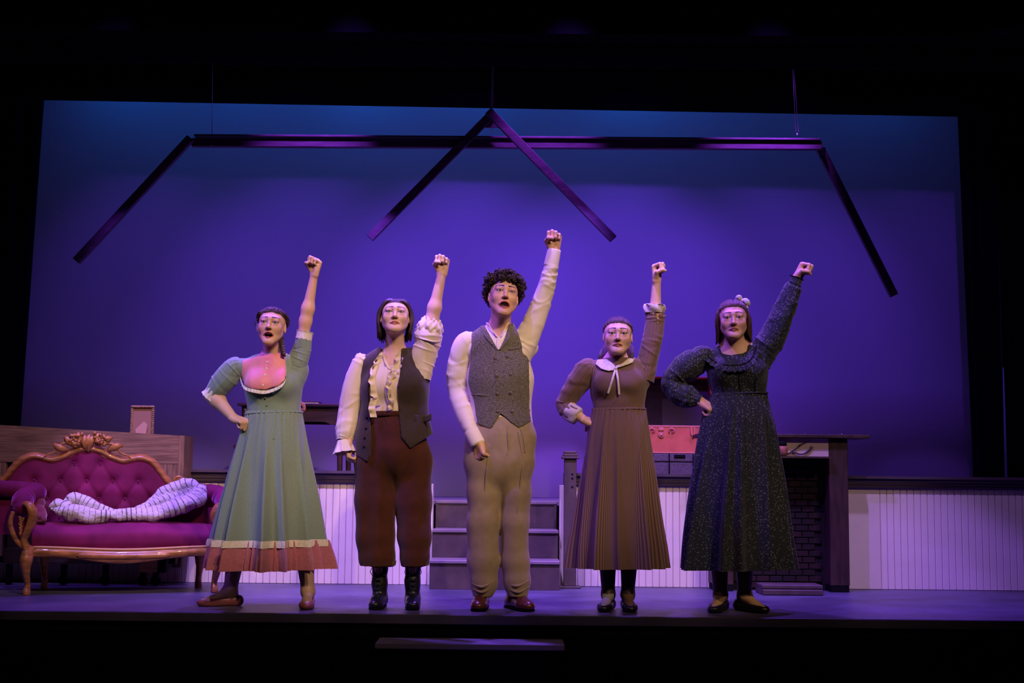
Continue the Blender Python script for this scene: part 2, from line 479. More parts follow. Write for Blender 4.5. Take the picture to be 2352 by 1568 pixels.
M_mould = mat('dark_moulding', (0.085, 0.060, 0.080), rough=0.32, spec=0.5)
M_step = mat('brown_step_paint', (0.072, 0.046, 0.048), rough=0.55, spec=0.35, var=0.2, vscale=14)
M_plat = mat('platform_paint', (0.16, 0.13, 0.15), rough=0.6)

def slab(name, x0, x1, y0, y1, z0, z1, m, parent=None, bev=0.0, **k):
    v, f = bx(x0, x1, y0, y1, z0, z1, bev); return add(name, v, f, m, parent, smooth=False, **k)
struct(slab('floor_stage', -6.5, 6.5, YF, 11.2, -0.05, 0.0, M_floor, bev=0.004))
fasc = struct(slab('wall_front', -6.5, 6.5, YF+0.03, YF+0.12, -1.10, -0.0505, M_black))
for i in range(13):
    slab('fascia_panel', -6.4+i*0.99, -6.4+i*0.99+0.97, YF+0.018, YF+0.0295, -1.08, -0.10, mat('fascia_board', (0.004, 0.003, 0.003), rough=0.8, spec=0.05), fasc, bev=0.003)
struct(slab('floor_house', -8, 8, -8, YF+0.03, -1.14, -1.10, mat('house_carpet', (0.010, 0.006, 0.007), rough=0.95, spec=0.05)))
struct(slab('floor_platform', -6.2, 6.2, 8.76, 11.2, PLAT-0.03, PLAT, M_plat, bev=0.003))
# front-of-stage steps, top tread catching the light
t0 = A(862, 1466, 6.62); t1 = A(1298, 1478, 6.44)
stx0, stx1 = A(862, 1476, 6.46)[0], A(1297, 1484, 6.46)[0]; stz = A(1080, 1471, 6.56)[2]
st = thing('access_steps', 'dark wooden steps below the stage front, top tread catching violet light', 'steps', ((stx0+stx1)/2, 6.4, -1.10))
for i in range(4):
    zt = stz-0.24*i; yb = 6.66 if i == 0 else 6.46-0.25*(i-1)-0.0; yf = 6.44-0.25*i
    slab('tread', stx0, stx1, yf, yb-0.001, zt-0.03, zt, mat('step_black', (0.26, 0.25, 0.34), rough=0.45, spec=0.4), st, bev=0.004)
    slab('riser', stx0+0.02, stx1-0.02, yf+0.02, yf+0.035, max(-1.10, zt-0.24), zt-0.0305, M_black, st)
for s in (0, 1):
    xx = stx0 if s == 0 else stx1-0.018
    slab('stringer', xx+0.001, xx+0.017, 5.75, 6.64, -1.10, -0.95, M_black, st)

# low panelled walls: backing, one object per board, cap mouldings
BW = 0.0440; ZB = 0.648
bv, bf = box((0, 0, ZB/2), (BW/2-0.0010, 0.006, ZB/2), 0.0035); ME_board = mesh_np('board', bv, bf, smooth=False); ME_board.materials.append(M_board)
def low_wall(name, x0, x1, plain=()):
    o = struct(slab(name, x0, x1, YW, YW+0.09, 0, ZB, mat('wall_backing', (0.40, 0.33, 0.30), rough=0.7)))
    x = x0
    for wd in plain:
        slab('board', x+0.0012, x+wd-0.0012, YW-0.0125, YW-0.0005, 0.001, ZB, M_board, o, bev=0.003); x += wd
    n = int((x1-x)/BW)
    for i in range(n):
        b = bpy.data.objects.new('board', ME_board); COL.objects.link(b); b.parent = o; b.location = (x+(i+0.5)*BW, YW-0.0065, 0.0005)
    # stepped dark cap moulding
    prof = [(YW+0.10, ZB), (YW-0.030, ZB), (YW-0.036, ZB+0.008), (YW-0.036, ZB+0.020), (YW-0.046, ZB+0.026), (YW-0.046, ZB+0.040), (YW-0.056, ZB+0.048), (YW-0.056, ZB+0.058), (YW-0.078, ZB+0.062), (YW-0.078, ZB+0.079), (YW+0.10, ZB+0.079)]
    V = [(x0-0.004, y, z) for y, z in prof]+[(x1+0.004, y, z) for y, z in prof]; k = len(prof)
    F = [tuple(range(k)), tuple(range(2*k-1, k-1, -1))]+[(i, i+k, (i+1) % k+k, (i+1) % k) for i in range(k)]
    F = [f[::-1] for f in F]
    add('cap_moulding', np.array(V), F, M_mould, o, smooth=False)
    return o
xa = A(994, 1200, YW)[0]; xb = A(1285, 1200, YW)[0]; xc = A(1660, 1200, YW)[0]; xd = A(1945, 1200, YW)[0]
wl = low_wall('wall_left', -5.2, xa-0.03)
slab('end_post', xa-0.0295, xa, YW-0.013, YW+0.09, 0.0, ZB, M_board, wl, bev=0.003)
wm = low_wall('wall_middle', xb+0.03, xc)
slab('end_post', xb, xb+0.0295, YW-0.013, YW+0.09, 0.0, ZB, M_board, wm, bev=0.003)
wr = low_wall('wall_right', xd, xd+3.6, plain=(0.215,))

# steps up to the platform
sx0, sx1 = A(985, 1340, 8.2)[0], A(1286, 1340, 8.2)[0]
stc = thing('staircase', 'three brown painted wooden steps climbing to the platform between the low walls', 'stairs', ((sx0+sx1)/2, 8.2, 0))
for i in range(3):
    y0 = 8.2+0.275*i; z1 = 0.18*(i+1); y1 = y0+0.275
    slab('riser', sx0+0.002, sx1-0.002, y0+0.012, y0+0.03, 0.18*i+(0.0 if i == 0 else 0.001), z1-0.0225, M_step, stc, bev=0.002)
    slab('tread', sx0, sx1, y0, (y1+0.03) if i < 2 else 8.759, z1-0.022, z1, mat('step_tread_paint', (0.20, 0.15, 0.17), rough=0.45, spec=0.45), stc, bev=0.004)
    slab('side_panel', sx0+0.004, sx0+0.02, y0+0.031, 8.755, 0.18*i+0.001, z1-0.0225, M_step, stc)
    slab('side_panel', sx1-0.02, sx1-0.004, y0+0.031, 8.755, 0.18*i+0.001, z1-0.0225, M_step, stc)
# newel post
nx0, nx1 = A(1295, 1200, 8.42)[0], A(1323, 1200, 8.42)[0]; nxm = (nx0+nx1)/2; nh = (nx1-nx0)/2; ntop = A(1310, 1036, 8.42)[2]
npo = thing('newel_post', 'square brown newel post with a stepped cap beside the stairs', 'post', (nxm, 8.42, 0))
slab('shaft', nx0, nx1, 8.42-nh, 8.42+nh, 0.0145, ntop-0.05, M_step, npo, bev=0.003)
slab('base_plate', nx0-0.03, nx1+0.03, 8.42-nh-0.02, 8.42+nh+0.02, 0, 0.014, M_step, npo, bev=0.003)
slab('cap', nx0-0.018, nx1+0.018, 8.42-nh-0.018, 8.42+nh+0.018, ntop-0.0495, ntop-0.034, M_step, npo, bev=0.004)
slab('cap_block', nx0-0.008, nx1+0.008, 8.42-nh-0.008, 8.42+nh+0.008, ntop-0.0335, ntop-0.016, M_step, npo, bev=0.004)
slab('cap_top', nx0-0.004, nx1+0.001, 8.42-nh-0.002, 8.42+nh+0.002, ntop-0.0155, ntop, M_step, npo, bev=0.005)
for zz in (0.80, 0.77, 0.71, 0.40): 
    v, f = lathe([(0.001, 0), (0.006, 0), (0.006, 0.003), (0.001, 0.004)], (nxm+0.012, 8.42-nh-0.0005, zz*0.9), 10, rotx(PI/2)); add('screw_head', v, f, M_black, npo)

# cloth backdrop, border, wings
def cloth(name, quad, m, pleats, amp, parent=None, nu=160, nv=12, th=0.006, **k):
    """hanging cloth between 4 world corners (tl,tr,br,bl), vertical pleats along its width"""
    tl, tr, br, bl = [np.asarray(q, float) for q in quad]
    u = np.linspace(0, 1, nu); v = np.linspace(0, 1, nv); U, W_ = np.meshgrid(u, v)
    P = ((1-U)*(1-W_))[..., None]*tl+(U*(1-W_))[..., None]*tr+(U*W_)[..., None]*br+((1-U)*W_)[..., None]*bl
    ph = U*pleats*2*PI
    dy = amp*(np.sin(ph)+0.35*np.sin(2.3*ph+1.1+W_*0.7)+0.2*np.sin(0.37*ph+2))*(0.6+0.4*W_)
    P1 = P.copy(); P1[..., 1] += dy; P2 = P1.copy(); P2[..., 1] += th
    V = np.concatenate([P1.reshape(-1, 3), P2.reshape(-1, 3)]); n = nu*nv
    f = grid_faces(nu, nv); F = [tuple(q) for q in f]+[tuple(q[::-1]+n) for q in f]
    rim = [i for i in range(nu)]+[i*nu+nu-1 for i in range(1, nv)]+[(nv-1)*nu+i for i in range(nu-2, -1, -1)]+[i*nu for i in range(nv-2, 0, -1)]
    for i in range(len(rim)): a, b = rim[i], rim[(i+1) % len(rim)]; F.append((b, a, a+n, b+n))
    return add(name, V, [q[::-1] for q in F], m, parent, loc=(0, 0, 0) if parent is None else None, **k)
zt = 5.2
cyc = cloth('backdrop', [(-6.4, YC, zt), (6.4, YC, zt), (6.4, YC, PLAT+0.002), (-6.4, YC, PLAT+0.002)], M_cyc, 9, 0.004, nu=60, nv=6)
tag(cyc, 'huge smooth pale backdrop cloth lit violet below and blue along the top', 'backdrop')
bl_, br_ = A(-200, 224, 10.1), A(2560, 274, 10.1)
bm_ = A(1150, 229, 10.1)
bo = cloth('border_curtain', [(bl_[0], 10.1, zt), (br_[0], 10.1, zt), br_, bl_], M_velvet, 24, 0.0005, nu=40)
tag(bo, 'black border curtain hanging just in front of the backdrop top', 'curtain')
p, q = A(101, 215, 10.4), A(45, 975, 10.4); k = (q[0]-p[0])/(p[2]-q[2])
ll = cloth('wing_curtain', [(-6.3, 10.4, 5.0), (p[0]-k*(5.0-p[2]), 10.4, 5.0), (q[0]+k*(q[2]-PLAT)*0.4, 10.4, PLAT+0.003), (-6.3, 10.4, PLAT+0.003)], M_velvet, 14, 0.02, nu=160)
tag(ll, 'black wing curtain framing the left edge of the backdrop', 'curtain')
p, q = A(2198, 215, 10.4), A(2236, 1090, 10.4); k = (q[0]-p[0])/(p[2]-q[2])
g0, g1 = A(2308, 905, 10.4), A(2306, 1110, 10.4)
rl = cloth('wing_curtain', [(p[0]-k*(5.0-p[2]), 10.4, 5.0), (g0[0]+0.005, 10.4, 5.0), (g1[0], 10.4, PLAT+0.003), (q[0]+k*(q[2]-PLAT), 10.4, PLAT+0.003)], M_velvet, 3, 0.008, nu=60)
tag(rl, 'black wing curtain framing the right edge of the backdrop', 'curtain')
rr_ = cloth('wing_curtain', [(g0[0]+0.0055, 10.43, 5.0), (6.3, 10.43, 5.0), (6.3, 10.43, PLAT+0.003), (g1[0]+0.03, 10.43, PLAT+0.003)], M_velvet, 10, 0.012, nu=120)
tag(rr_, 'outermost black wing curtain at far right, a thin sliver of light beside it', 'curtain')
strip = A(2309, 1000, 10.25)
stand_in = thing('sliver_stand_in', 'thin upright pipe added in place of a sliver of light at far right', 'rod', (strip[0], 10.25, PLAT))
v, f = tube([(strip[0], 10.25, PLAT+0.02), (strip[0], 10.25, 1.6)], [0.012, 0.004], 10); add('rod', v, f, mat('pale_sliver', (0.7, 0.65, 0.8), rough=0.4), stand_in)  # pale upright added to imitate a thin sliver of light
v, f = lathe([(0.01, 0), (0.12, 0), (0.12, 0.015), (0.02, 0.025)], (strip[0], 10.25, PLAT), 20); add('base', v, f, M_black, stand_in)
# valance and proscenium header
va0, va1 = A(-300, 140, 7.95), A(2700, 164, 7.95)
va = cloth('valance_curtain', [(va0[0], 7.95, zt), (va1[0], 7.95, zt), va1, va0], mat('navy_velvet', (0.010, 0.010, 0.022), rough=0.95, spec=0.05, sheen=0.1), 30, 0.012, nu=240)
tag(va, 'dark navy valance curtain from which the roof frame cables emerge', 'curtain')
h0, h1 = A(-200, 66, 7.45), A(2600, 88, 7.45)
V, F = prism([(h0[0]-1, h0[2]), (h1[0]+1, h1[2]), (h1[0]+1, 5.4), (h0[0]-1, 5.4)], 7.45, 7.60)
struct(add('wall_proscenium', V, F, mat('header_paint', (0.0018, 0.0015, 0.0018), rough=0.9, spec=0.03), smooth=False, loc=(0, 7.45, 3.2)))

# suspended roof outline
M_beam = wood('beam_wood', (0.06, 0.032, 0.055), (0.14, 0.08, 0.12), stretch=(2, 10, 10), scale=3, rough=0.5)
M_cable = mat('steel_cable', (0.5, 0.5, 0.6), rough=0.35, metal=0.6)
YB = 8.62
rf0, rf1 = A(442, 310, YB), A(1888, 320, YB); rfc = (rf0+rf1)/2
roof = thing('roof_frame', 'dark timber outline of a house roof hanging on cables before the backdrop', 'roof frame', rfc)
def plank(name, p, q, wpx_half, dep, m, parent, y0=0.0, ends=None):
    p = np.asarray(p); q = np.asarray(q); d = q-p; d[1] = 0; d = nrm(d); n = np.array([-d[2], 0, d[0]])
    c = [p+n*wpx_half, q+n*wpx_half, q-n*wpx_half, p-n*wpx_half]
    V = [c_+np.array([0, y0, 0]) for c_ in c]+[c_+np.array([0, y0+dep, 0]) for c_ in c]
    F = [(0, 1, 2, 3), (7, 6, 5, 4), (0, 4, 5, 1), (1, 5, 6, 2), (2, 6, 7, 3), (3, 7, 4, 0)]
    o = add(name, np.array(V), F, m, parent, smooth=False)
    b = o.modifiers.new('bevel', 'BEVEL'); b.width = 0.003; b.segments = 1
    return o
plank('ridge_beam', A(440, 326, YB), A(1889, 333, YB), 0.029, 0.045, M_beam, roof)
plank('ridge_cap', A(446, 311, YB), A(1885, 320.5, YB), 0.0075, 0.075, M_beam, roof, y0=-0.012)
plank('rafter', A(440, 319, YB), A(178, 601, YB), 0.0275, 0.04, M_beam, roof, y0=-0.041)
plank('rafter', A(1889, 336, YB), A(2060, 676, YB), 0.0275, 0.04, M_beam, roof, y0=0.046)
plank('rafter', A(1134, 262, YB), A(851, 549, YB), 0.0275, 0.036, M_beam, roof, y0=-0.056)
plank('rafter', A(1122, 262, YB), A(1407, 554, YB), 0.0275, 0.036, M_beam, roof, y0=-0.093)
ga = [A(1130, 258, YB), A(1165, 294, YB), A(1094, 294, YB)]
V, F = prism([(p[0], p[2]) for p in ga], YB-0.057+0.037, YB-0.013+0.012); add('gusset_plate', V, F, M_beam, roof, smooth=False)
c0 = A(1893, 345, YB); V, F = box(c0+np.array([-0.005, 0.02, -0.01]), (0.012, 0.03, 0.03), 0.003); add('bracket', V, F, M_black, roof, smooth=False)
for (xt, yt, xb_, yb_) in ((486, 120, 485, 304), (1132, 126, 1126, 300), (1134, 126, 1130, 306), (1822, 140, 1830, 300), (1824, 140, 1836, 300)):
    pt = A(xt, yt, YB); pb = A(xb_, yb_, YB); e = pt+nrm(pt-pb)*0.9; 
    y_ = 0.028 if xb_ < 600 or xb_ > 1800 else -0.002
    v, f = tube([pb+(0, y_, 0), e+(0, y_, 0)], 0.0022, 6); add('cable', v, f, M_cable, roof)
for (x_, y_) in ((485, 307), (485, 335), (1833, 306)):
    v, f = ball(A(x_, y_, YB)+np.array([0, -0.004 if y_ > 320 else 0.028, 0]), (0.006, 0.006, 0.009), 8, 6); add('shackle', v, f, M_cable, roof)
v, f = tube([(-4.5, YB+0.028, 4.02), (4.5, YB+0.028, 4.02)], 0.024, 12); tag(add('fly_batten', v, f, M_black, None, loc=(0, YB+0.028, 4.02)), 'black steel batten above the valance carrying the roof cables', 'batten')
# ================================================================== FURNITURE AND PROPS
# ---- settee
M_gold = wood('settee_wood', (0.20, 0.075, 0.02), (0.50, 0.21, 0.06), stretch=(3, 3, 12), scale=4, rough=0.32, coat=0.25, bump=0.05)
def velvet_build(nt, b, tc):
    n = nd(nt, 'ShaderNodeTexNoise'); n.inputs['Scale'].default_value = 7; n.inputs['Detail'].default_value = 5
    nt.links.new(tc.outputs['Object'], n.inputs['Vector'])
    nt.links.new(ramp(nt, n.outputs['Fac'], [(0.3, (0.105, 0.003, 0.040)), (0.7, (0.20, 0.009, 0.080))]), b.inputs['Base Color'])
M_velv = mat('magenta_velvet', (0.25, 0.01, 0.08), rough=0.75, spec=0.2, sheen=0.7, build=velvet_build)
M_velv.node_tree.nodes['Principled BSDF'].inputs['Sheen Tint'].default_value = (0.9, 0.25, 0.9, 1)
M_velv.node_tree.nodes['Principled BSDF'].inputs['Sheen Roughness'].default_value = 0.35
pl, pr = G(62, 1366), G(491, 1360)
dv = pr-pl; yaw = math.atan2(dv[1], dv[0]); SW = np.linalg.norm(dv)/2      # half distance between the front legs
S0 = (pl+pr)/2; Sx = np.array([math.cos(yaw), math.sin(yaw), 0]); Sy = np.array([-math.sin(yaw), math.cos(yaw), 0])
RS = np.stack([Sx, Sy, [0, 0, 1.0]], 1)
def sl(V): return np.asarray(V, float) @ RS.T + S0
sofa = thing('settee', 'carved wooden settee upholstered in magenta tufted velvet', 'sofa', S0)
BD = 0.34                                   # depth of the back panel
# outline of the back: solve local (s,z) of photo pixels on the back plane
def on_back(px, py, d=BD):
    dd = F_+(px-1176)/FPX*R_+(784-py)/FPX*U_; o = np.array([0, 0, CAM_H])
    P0 = S0+Sy*d; t = ((P0-o) @ Sy)/(dd @ Sy); q = o+dd*t; return np.array([(q-S0) @ Sx, q[2]])
half = [(404, 1108), (394, 1109), (380, 1096), (364, 1074), (350, 1058), (336, 1050), (320, 1047), (303, 1050), (285, 1054), (268, 1050), (252, 1043), (236, 1034), (218, 1028), (203, 1026)]
hp = np.array([on_back(*p) for p in half]); sc = hp[-1, 0]
out = np.vstack([hp, np.stack([2*sc-hp[::-1][1:, 0], hp[::-1][1:, 1]], 1)])     # symmetric outline right -> left
oc = spline(out, 90)
frame_c = np.stack([oc[:, 0], np.full(len(oc), BD-0.025), oc[:, 1]-0.012], 1)
v, f = tube(sl(frame_c), 0.024, 14, n=90, disp=lambda t, s: 0.0050*np.cos(3*t)); add('back_frame', v, f, M_gold, sofa)
bead = frame_c.copy(); bead[:, 2] -= 0.021; bead[:, 1] -= 0.008; bead[:, 0] = sc+(bead[:, 0]-sc)*0.965
v, f = tube(sl(bead), 0.0055, 8, n=90); add('frame_bead', v, f, M_gold, sofa)
# tufted back panel
nu, nv = 130, 60; sL, sR = out[-1, 0]+0.0, out[0, 0]-0.0
ss = np.linspace(sL-0.01, sR+0.01, nu); order = np.argsort(oc[:, 0]); top = np.interp(ss, oc[order, 0], oc[order, 1])-0.012
tt = np.linspace(0, 1, nv); SS, TT = np.meshgrid(ss, tt); ZZ = 0.36+(top[None, :]-0.36)*TT
SS = sc+(SS-sc)*(0.93+0.07*TT)
btn = [];  dxb = (sR-sL)/7.0
for r in range(4):
    for c in range(-4, 5):
        x = sc+(c+(0.5 if r % 2 else 0))*dxb; z = 0.44+r*0.105
        zt_ = np.interp(x, oc[order, 0], oc[order, 1])
        if sL+0.06 < x < sR-0.06 and z < zt_-0.06: btn.append((x, z))
D = 0.028*np.sin(PI*np.clip(TT, 0, 1))**0.5*np.sin(PI*np.clip((SS-sL)/(sR-sL), 0, 1))**0.4
dm = np.full(SS.shape, 9.0)
for (x, z) in btn:
    r2 = (SS-x)**2+(ZZ-z)**2; D -= 0.016*np.exp(-r2/0.0011)
for (x, z) in btn:                          # diamond creases between neighbours
    for (x2, z2) in btn:
        if x2 > x-0.01 and 0.05 < abs(z2-z) < 0.13 and abs(x2-x) < dxb*0.6:
            e = np.array([x2-x, z2-z]); L = (e**2).sum(); t = np.clip(((SS-x)*e[0]+(ZZ-z)*e[1])/L, 0, 1)
            d2 = (SS-x-t*e[0])**2+(ZZ-z-t*e[1])**2; D -= 0.005*np.exp(-d2/0.00012)
P = np.stack([SS, BD-0.03-D, ZZ], -1).reshape(-1, 3)
back = add('back_panel', sl(P), grid_faces(nu, nv), M_velv, sofa)
Pb = np.stack([SS, np.full(SS.shape, BD+0.03), ZZ], -1).reshape(-1, 3)
add('back_lining', sl(Pb), grid_faces(nu, nv)[:, ::-1], mat('lining_dark', (0.02, 0.01, 0.012), rough=0.9), sofa)
for (x, z) in btn:
    v, f = ball((0, 0, 0), (0.007, 0.005, 0.007), 10, 6); add('button', sl(v+np.array([x, BD-0.043, z])), f, M_velv, back)
# carved crest: leaves, central shell, grapes
cr = []
cx, cz = on_back(203, 1026)
for i, (dx, dz, a, L) in enumerate([(-0.155, -0.005, 2.75, 0.085), (0.155, -0.005, 0.40, 0.085), (-0.105, 0.035, 2.45, 0.075), (0.105, 0.035, 0.70, 0.075), (-0.045, 0.05, 2.1, 0.07), (0.05, 0.05, 1.05, 0.07), (-0.012, 0.02, 1.85, 0.095), (0.016, 0.02, 1.30, 0.095), (0.002, 0.02, 1.57, 0.10), (-0.075, 0.02, 2.9, 0.07), (0.075, 0.02, 0.2, 0.07)]):
    d = np.array([math.cos(a), 0, math.sin(a)]); n = np.array([-d[2], 0, d[0]]); p0 = np.array([cx+dx, BD-0.045, cz+dz])
    pts = [p0-d*L*0.5, p0-d*L*0.1+n*0.006-np.array([0, 0.012, 0]), p0+d*L*0.3+n*0.004-np.array([0, 0.012, 0]), p0+d*L*0.55-n*0.006]
    v, f = tube(sl(pts), [(0.006, 0.008), (0.010, 0.022), (0.008, 0.016), (0.002, 0.003)], 10, n=12, up=Sy, disp=lambda t, s: 0.003*np.cos(5*t)); cr.append((v, f))
add('crest_leaves', *join(*cr), M_gold, sofa)
rg = random.Random(3)
for s in (-1, 1):
    gr = []
    for i in range(26):
        x = cx+s*(0.035+0.075*rg.random()); z = cz+0.012+0.085*rg.random()*(1-0.4*abs(x-cx)/0.11); 
        gr.append(ball(sl([[x, BD-0.058-0.012*rg.random(), z]])[0], 0.0095+0.002*rg.random(), 8, 6))
    add('crest_grapes', *join(*gr), M_gold, sofa)
for s in (-1, 1):                           # trailing vine tendrils
    pts = [(cx+s*x, BD-0.052, cz+z) for x, z in ((0.10, 0.02), (0.15, 0.015), (0.19, -0.035), (0.23, -0.05), (0.26, -0.075))]
    v, f = tube(sl(pts), [0.008, 0.007, 0.006, 0.005, 0.002], 8, n=24); add('vine_tendril', v, f, M_gold, sofa)
    e = out[0 if s > 0 else -1]; sp = []
    for i in range(26):
        a = i/25*3.6*PI; r = 0.026*(1-i/30); sp.append((e[0]+s*(0.012+r*math.cos(a)), BD-0.03, e[1]+0.012+r*math.sin(a)))
    v, f = tube(sl(sp), np.linspace(0.010, 0.006, 26), 8, n=60); add('scroll', v, f, M_gold, sofa)
# seat cushion
nu, nv = 90, 40
u = np.linspace(-1, 1, nu); t = np.linspace(0, 1, nv); U, T = np.meshgrid(u, t)
fr = lambda U: 0.035*np.cos(U*PI/2)                      # bowed front
sw = (SW-0.02)
prof = spline([(0.00, 0.262), (-0.012, 0.30), (-0.004, 0.355), (0.05, 0.392), (0.14, 0.412), (0.24, 0.408), (0.33, 0.395)], nv)
PX = sw*U*(1.0+0.02*np.sin(T*PI)); PY = prof[:, 0][:, None]-fr(U)*(1-T)+0.0*U
PZ = prof[:, 1][:, None]-0.018*np.abs(U)**5*(1+0*T)+0.006*np.sin(5*U+1)*np.sin(T*PI)
seat = add('seat', sl(np.stack([PX, PY, PZ], -1).reshape(-1, 3)), grid_faces(nu, nv)[:, ::-1], M_velv, sofa)
# gimp braid, shaped front rail, carved panel
x = np.linspace(-sw, sw, 80); fy = -0.035*np.cos(x/sw*PI/2)
wob = 0.012*np.cos(x/sw*PI*1.0)
v, f = tube(sl(np.stack([x, fy-0.014, 0.262-wob*0.6], 1)), (0.007), 8, n=240, disp=lambda t, s: 0.0022*np.sin(s*700)); add('braid', v, f, mat('gold_braid', (0.55, 0.33, 0.14), rough=0.6), sofa)
lo = 0.185+0.028*(np.abs(x/sw))**2.2-0.012*np.cos(x/sw*PI*1.5); hi = 0.258-wob*0.6
V = []; 
for k, (dy, zz) in enumerate(((-0.016, hi), (-0.026, hi*0.6+lo*0.4), (-0.024, lo+0.006), (-0.006, lo), (0.02, lo), (0.02, hi))):
    V.append(np.stack([x, fy+dy, zz], 1))
V = np.concatenate(V); n_ = len(x); F = []
for k in range(6):
    for i in range(n_-1): a, b = k*n_+i, ((k+1) % 6)*n_+i; F.append((a, a+1, b+1, b))
F += [tuple(k*n_ for k in range(6))[::-1], tuple(k*n_+n_-1 for k in range(6))]
add('front_rail', sl(V), [q[::-1] for q in F], M_gold, sofa)
xm = np.linspace(-sw*0.52, sw*0.52, 30); v, f = tube(sl(np.stack([xm, -0.035*np.cos(xm/sw*PI/2)-0.026, 0.222+0*xm-0.006*np.cos(xm/sw*PI)], 1)), [(0.008, 0.004)]+[(0.010, 0.016)]*28+[(0.008, 0.004)], 10, n=60, up=-Sy); add('rail_moulding', v, f, M_gold, sofa)
# cabriole legs
def leg(s, d, fwd):
    pts = [(s, d, 0.27), (s*1.02, d-fwd*0.035, 0.20), (s*1.02, d-fwd*0.03, 0.13), (s, d-fwd*0.005, 0.06), (s*1.005, d-fwd*0.018, 0.02), (s*1.005, d-fwd*0.022, 0.0)]
    v, f = tube(sl(pts), [0.030, 0.034, 0.022, 0.015, 0.020, 0.019], 12, n=30, disp=lambda t, q: 0.003*np.cos(4*t)); add('leg', v, f, M_gold, sofa)
leg(-SW, -0.005, 1); leg(SW, -0.005, 1); leg(-SW*0.86, BD-0.0, -1); leg(SW*0.86, BD-0.0, -1)
# arms: padded roll, carved fronts
for s in (-1, 1):
    e = out[0] if s > 0 else out[-1]
    pts = [(e[0]-s*0.03, BD-0.05, 0.60), (s*SW*0.99, BD-0.11, 0.575), (s*(SW+0.045), 0.16, 0.545), (s*(SW+0.055), 0.06, 0.515), (s*(SW+0.035), -0.005, 0.47)]
    v, f = tube(sl(pts), [0.05, 0.058, 0.062, 0.058, 0.045], 18, n=50, disp=lambda t, q: -0.006*np.maximum(0, np.cos(q*44+np.sin(t)*1.5))**6); add('arm_pad', v, f, M_velv, sofa)
    q = [(e[0]-s*0.05, BD-0.05), (s*SW*0.96, BD-0.12), (s*(SW+0.01), 0.15), (s*(SW+0.015), 0.02)]; c = spline(np.array(q), 30)
    V = []; H = np.linspace(0, 1, 12)
    for (a, b) in c:
        for h in H: bul = 0.025*math.sin(h*PI); V.append((a-s*bul, b, 0.33+h*0.20+0.0))
    for (a, b) in c:
        for h in H: V.append((a+s*0.055, b, 0.33+h*0.20))
    fg = grid_faces(12, 30); F = np.concatenate([fg, fg[:, ::-1]+360]) if s > 0 else np.concatenate([fg[:, ::-1], fg+360])
    V_ = np.array(V); F = [tuple(k) for k in F]+[tuple(29*12+i for i in range(12))+tuple(719-i for i in range(12))]
    add('arm_panel', sl(V_), F, M_velv, sofa)
    pts = [(s*(SW+0.035), -0.03, 0.515), (s*(SW+0.005), -0.055, 0.50), (s*(SW-0.012), -0.05, 0.44), (s*(SW+0.012), -0.04, 0.36), (s*(SW+0.03), -0.035, 0.31), (s*(SW+0.012), -0.03, 0.262), (s*SW, -0.03, 0.22)]
    v, f = tube(sl(pts), [0.018, 0.024, 0.028, 0.022, 0.018, 0.022, 0.024], 12, n=50, disp=lambda t, q: 0.003*np.cos(3*t)); arm = add('arm_front', v, f, M_gold, sofa)
    pts = [(s*(SW+0.095), -0.02, 0.47), (s*(SW+0.105), -0.03, 0.40), (s*(SW+0.07), -0.03, 0.31), (s*(SW+0.02), -0.025, 0.26)]
    v, f = tube(sl(pts), [0.012, 0.014, 0.014, 0.012], 10, n=30); add('arm_rim', v, f, M_gold, sofa)
    gr = []
    for i in range(22):
        gr.append(ball(sl([[s*(SW+0.048+0.026*(rg.random()-0.5)*(1-i/26)), -0.045, 0.44-0.10*i/22]])[0], 0.0075, 8, 6))
    add('arm_grapes', *join(*gr), M_gold, arm)

# ---- knitted throw on the settee
def knit_build(nt, b, tc):
    uv = nd(nt, 'ShaderNodeUVMap'); sp = nd(nt, 'ShaderNodeSeparateXYZ'); nt.links.new(uv.outputs['UV'], sp.inputs[0])
    wv = nd(nt, 'ShaderNodeMath', operation='SINE'); mu = nd(nt, 'ShaderNodeMath', operation='MULTIPLY'); mu.inputs[1].default_value = 2*PI
    nt.links.new(sp.outputs['Y'], mu.inputs[0]); nt.links.new(mu.outputs[0], wv.inputs[0])
    nt.links.new(ramp(nt, wv.outputs[0], [(0.0, (0.60, 0.54, 0.58)), (0.84, (0.56, 0.50, 0.54)), (0.95, (0.13, 0.12, 0.13))]), b.inputs['Base Color'])
    n = nd(nt, 'ShaderNodeTexNoise'); n.inputs['Scale'].default_value = 160; nt.links.new(tc.outputs['Object'], n.inputs['Vector'])
    bp = nd(nt, 'ShaderNodeBump'); bp.inputs['Strength'].default_value = 0.7; bp.inputs['Distance'].default_value = 0.006
    nt.links.new(n.outputs['Fac'], bp.inputs['Height']); nt.links.new(bp.outputs['Normal'], b.inputs['Normal'])
M_knit = mat('striped_knit', (0.6, 0.55, 0.6), rough=0.95, spec=0.05, sheen=0.4, build=knit_build)
throw = thing('knitted_throw', 'pale knitted blanket with thin dark stripes draped along the settee', 'blanket', sl([[0.1, 0.2, 0.42]])[0])
def on_d(px, py, d): q = on_back(px, py, d); return np.array([q[0], d, q[1]])
nz = Noise(5, 60)
NP = []
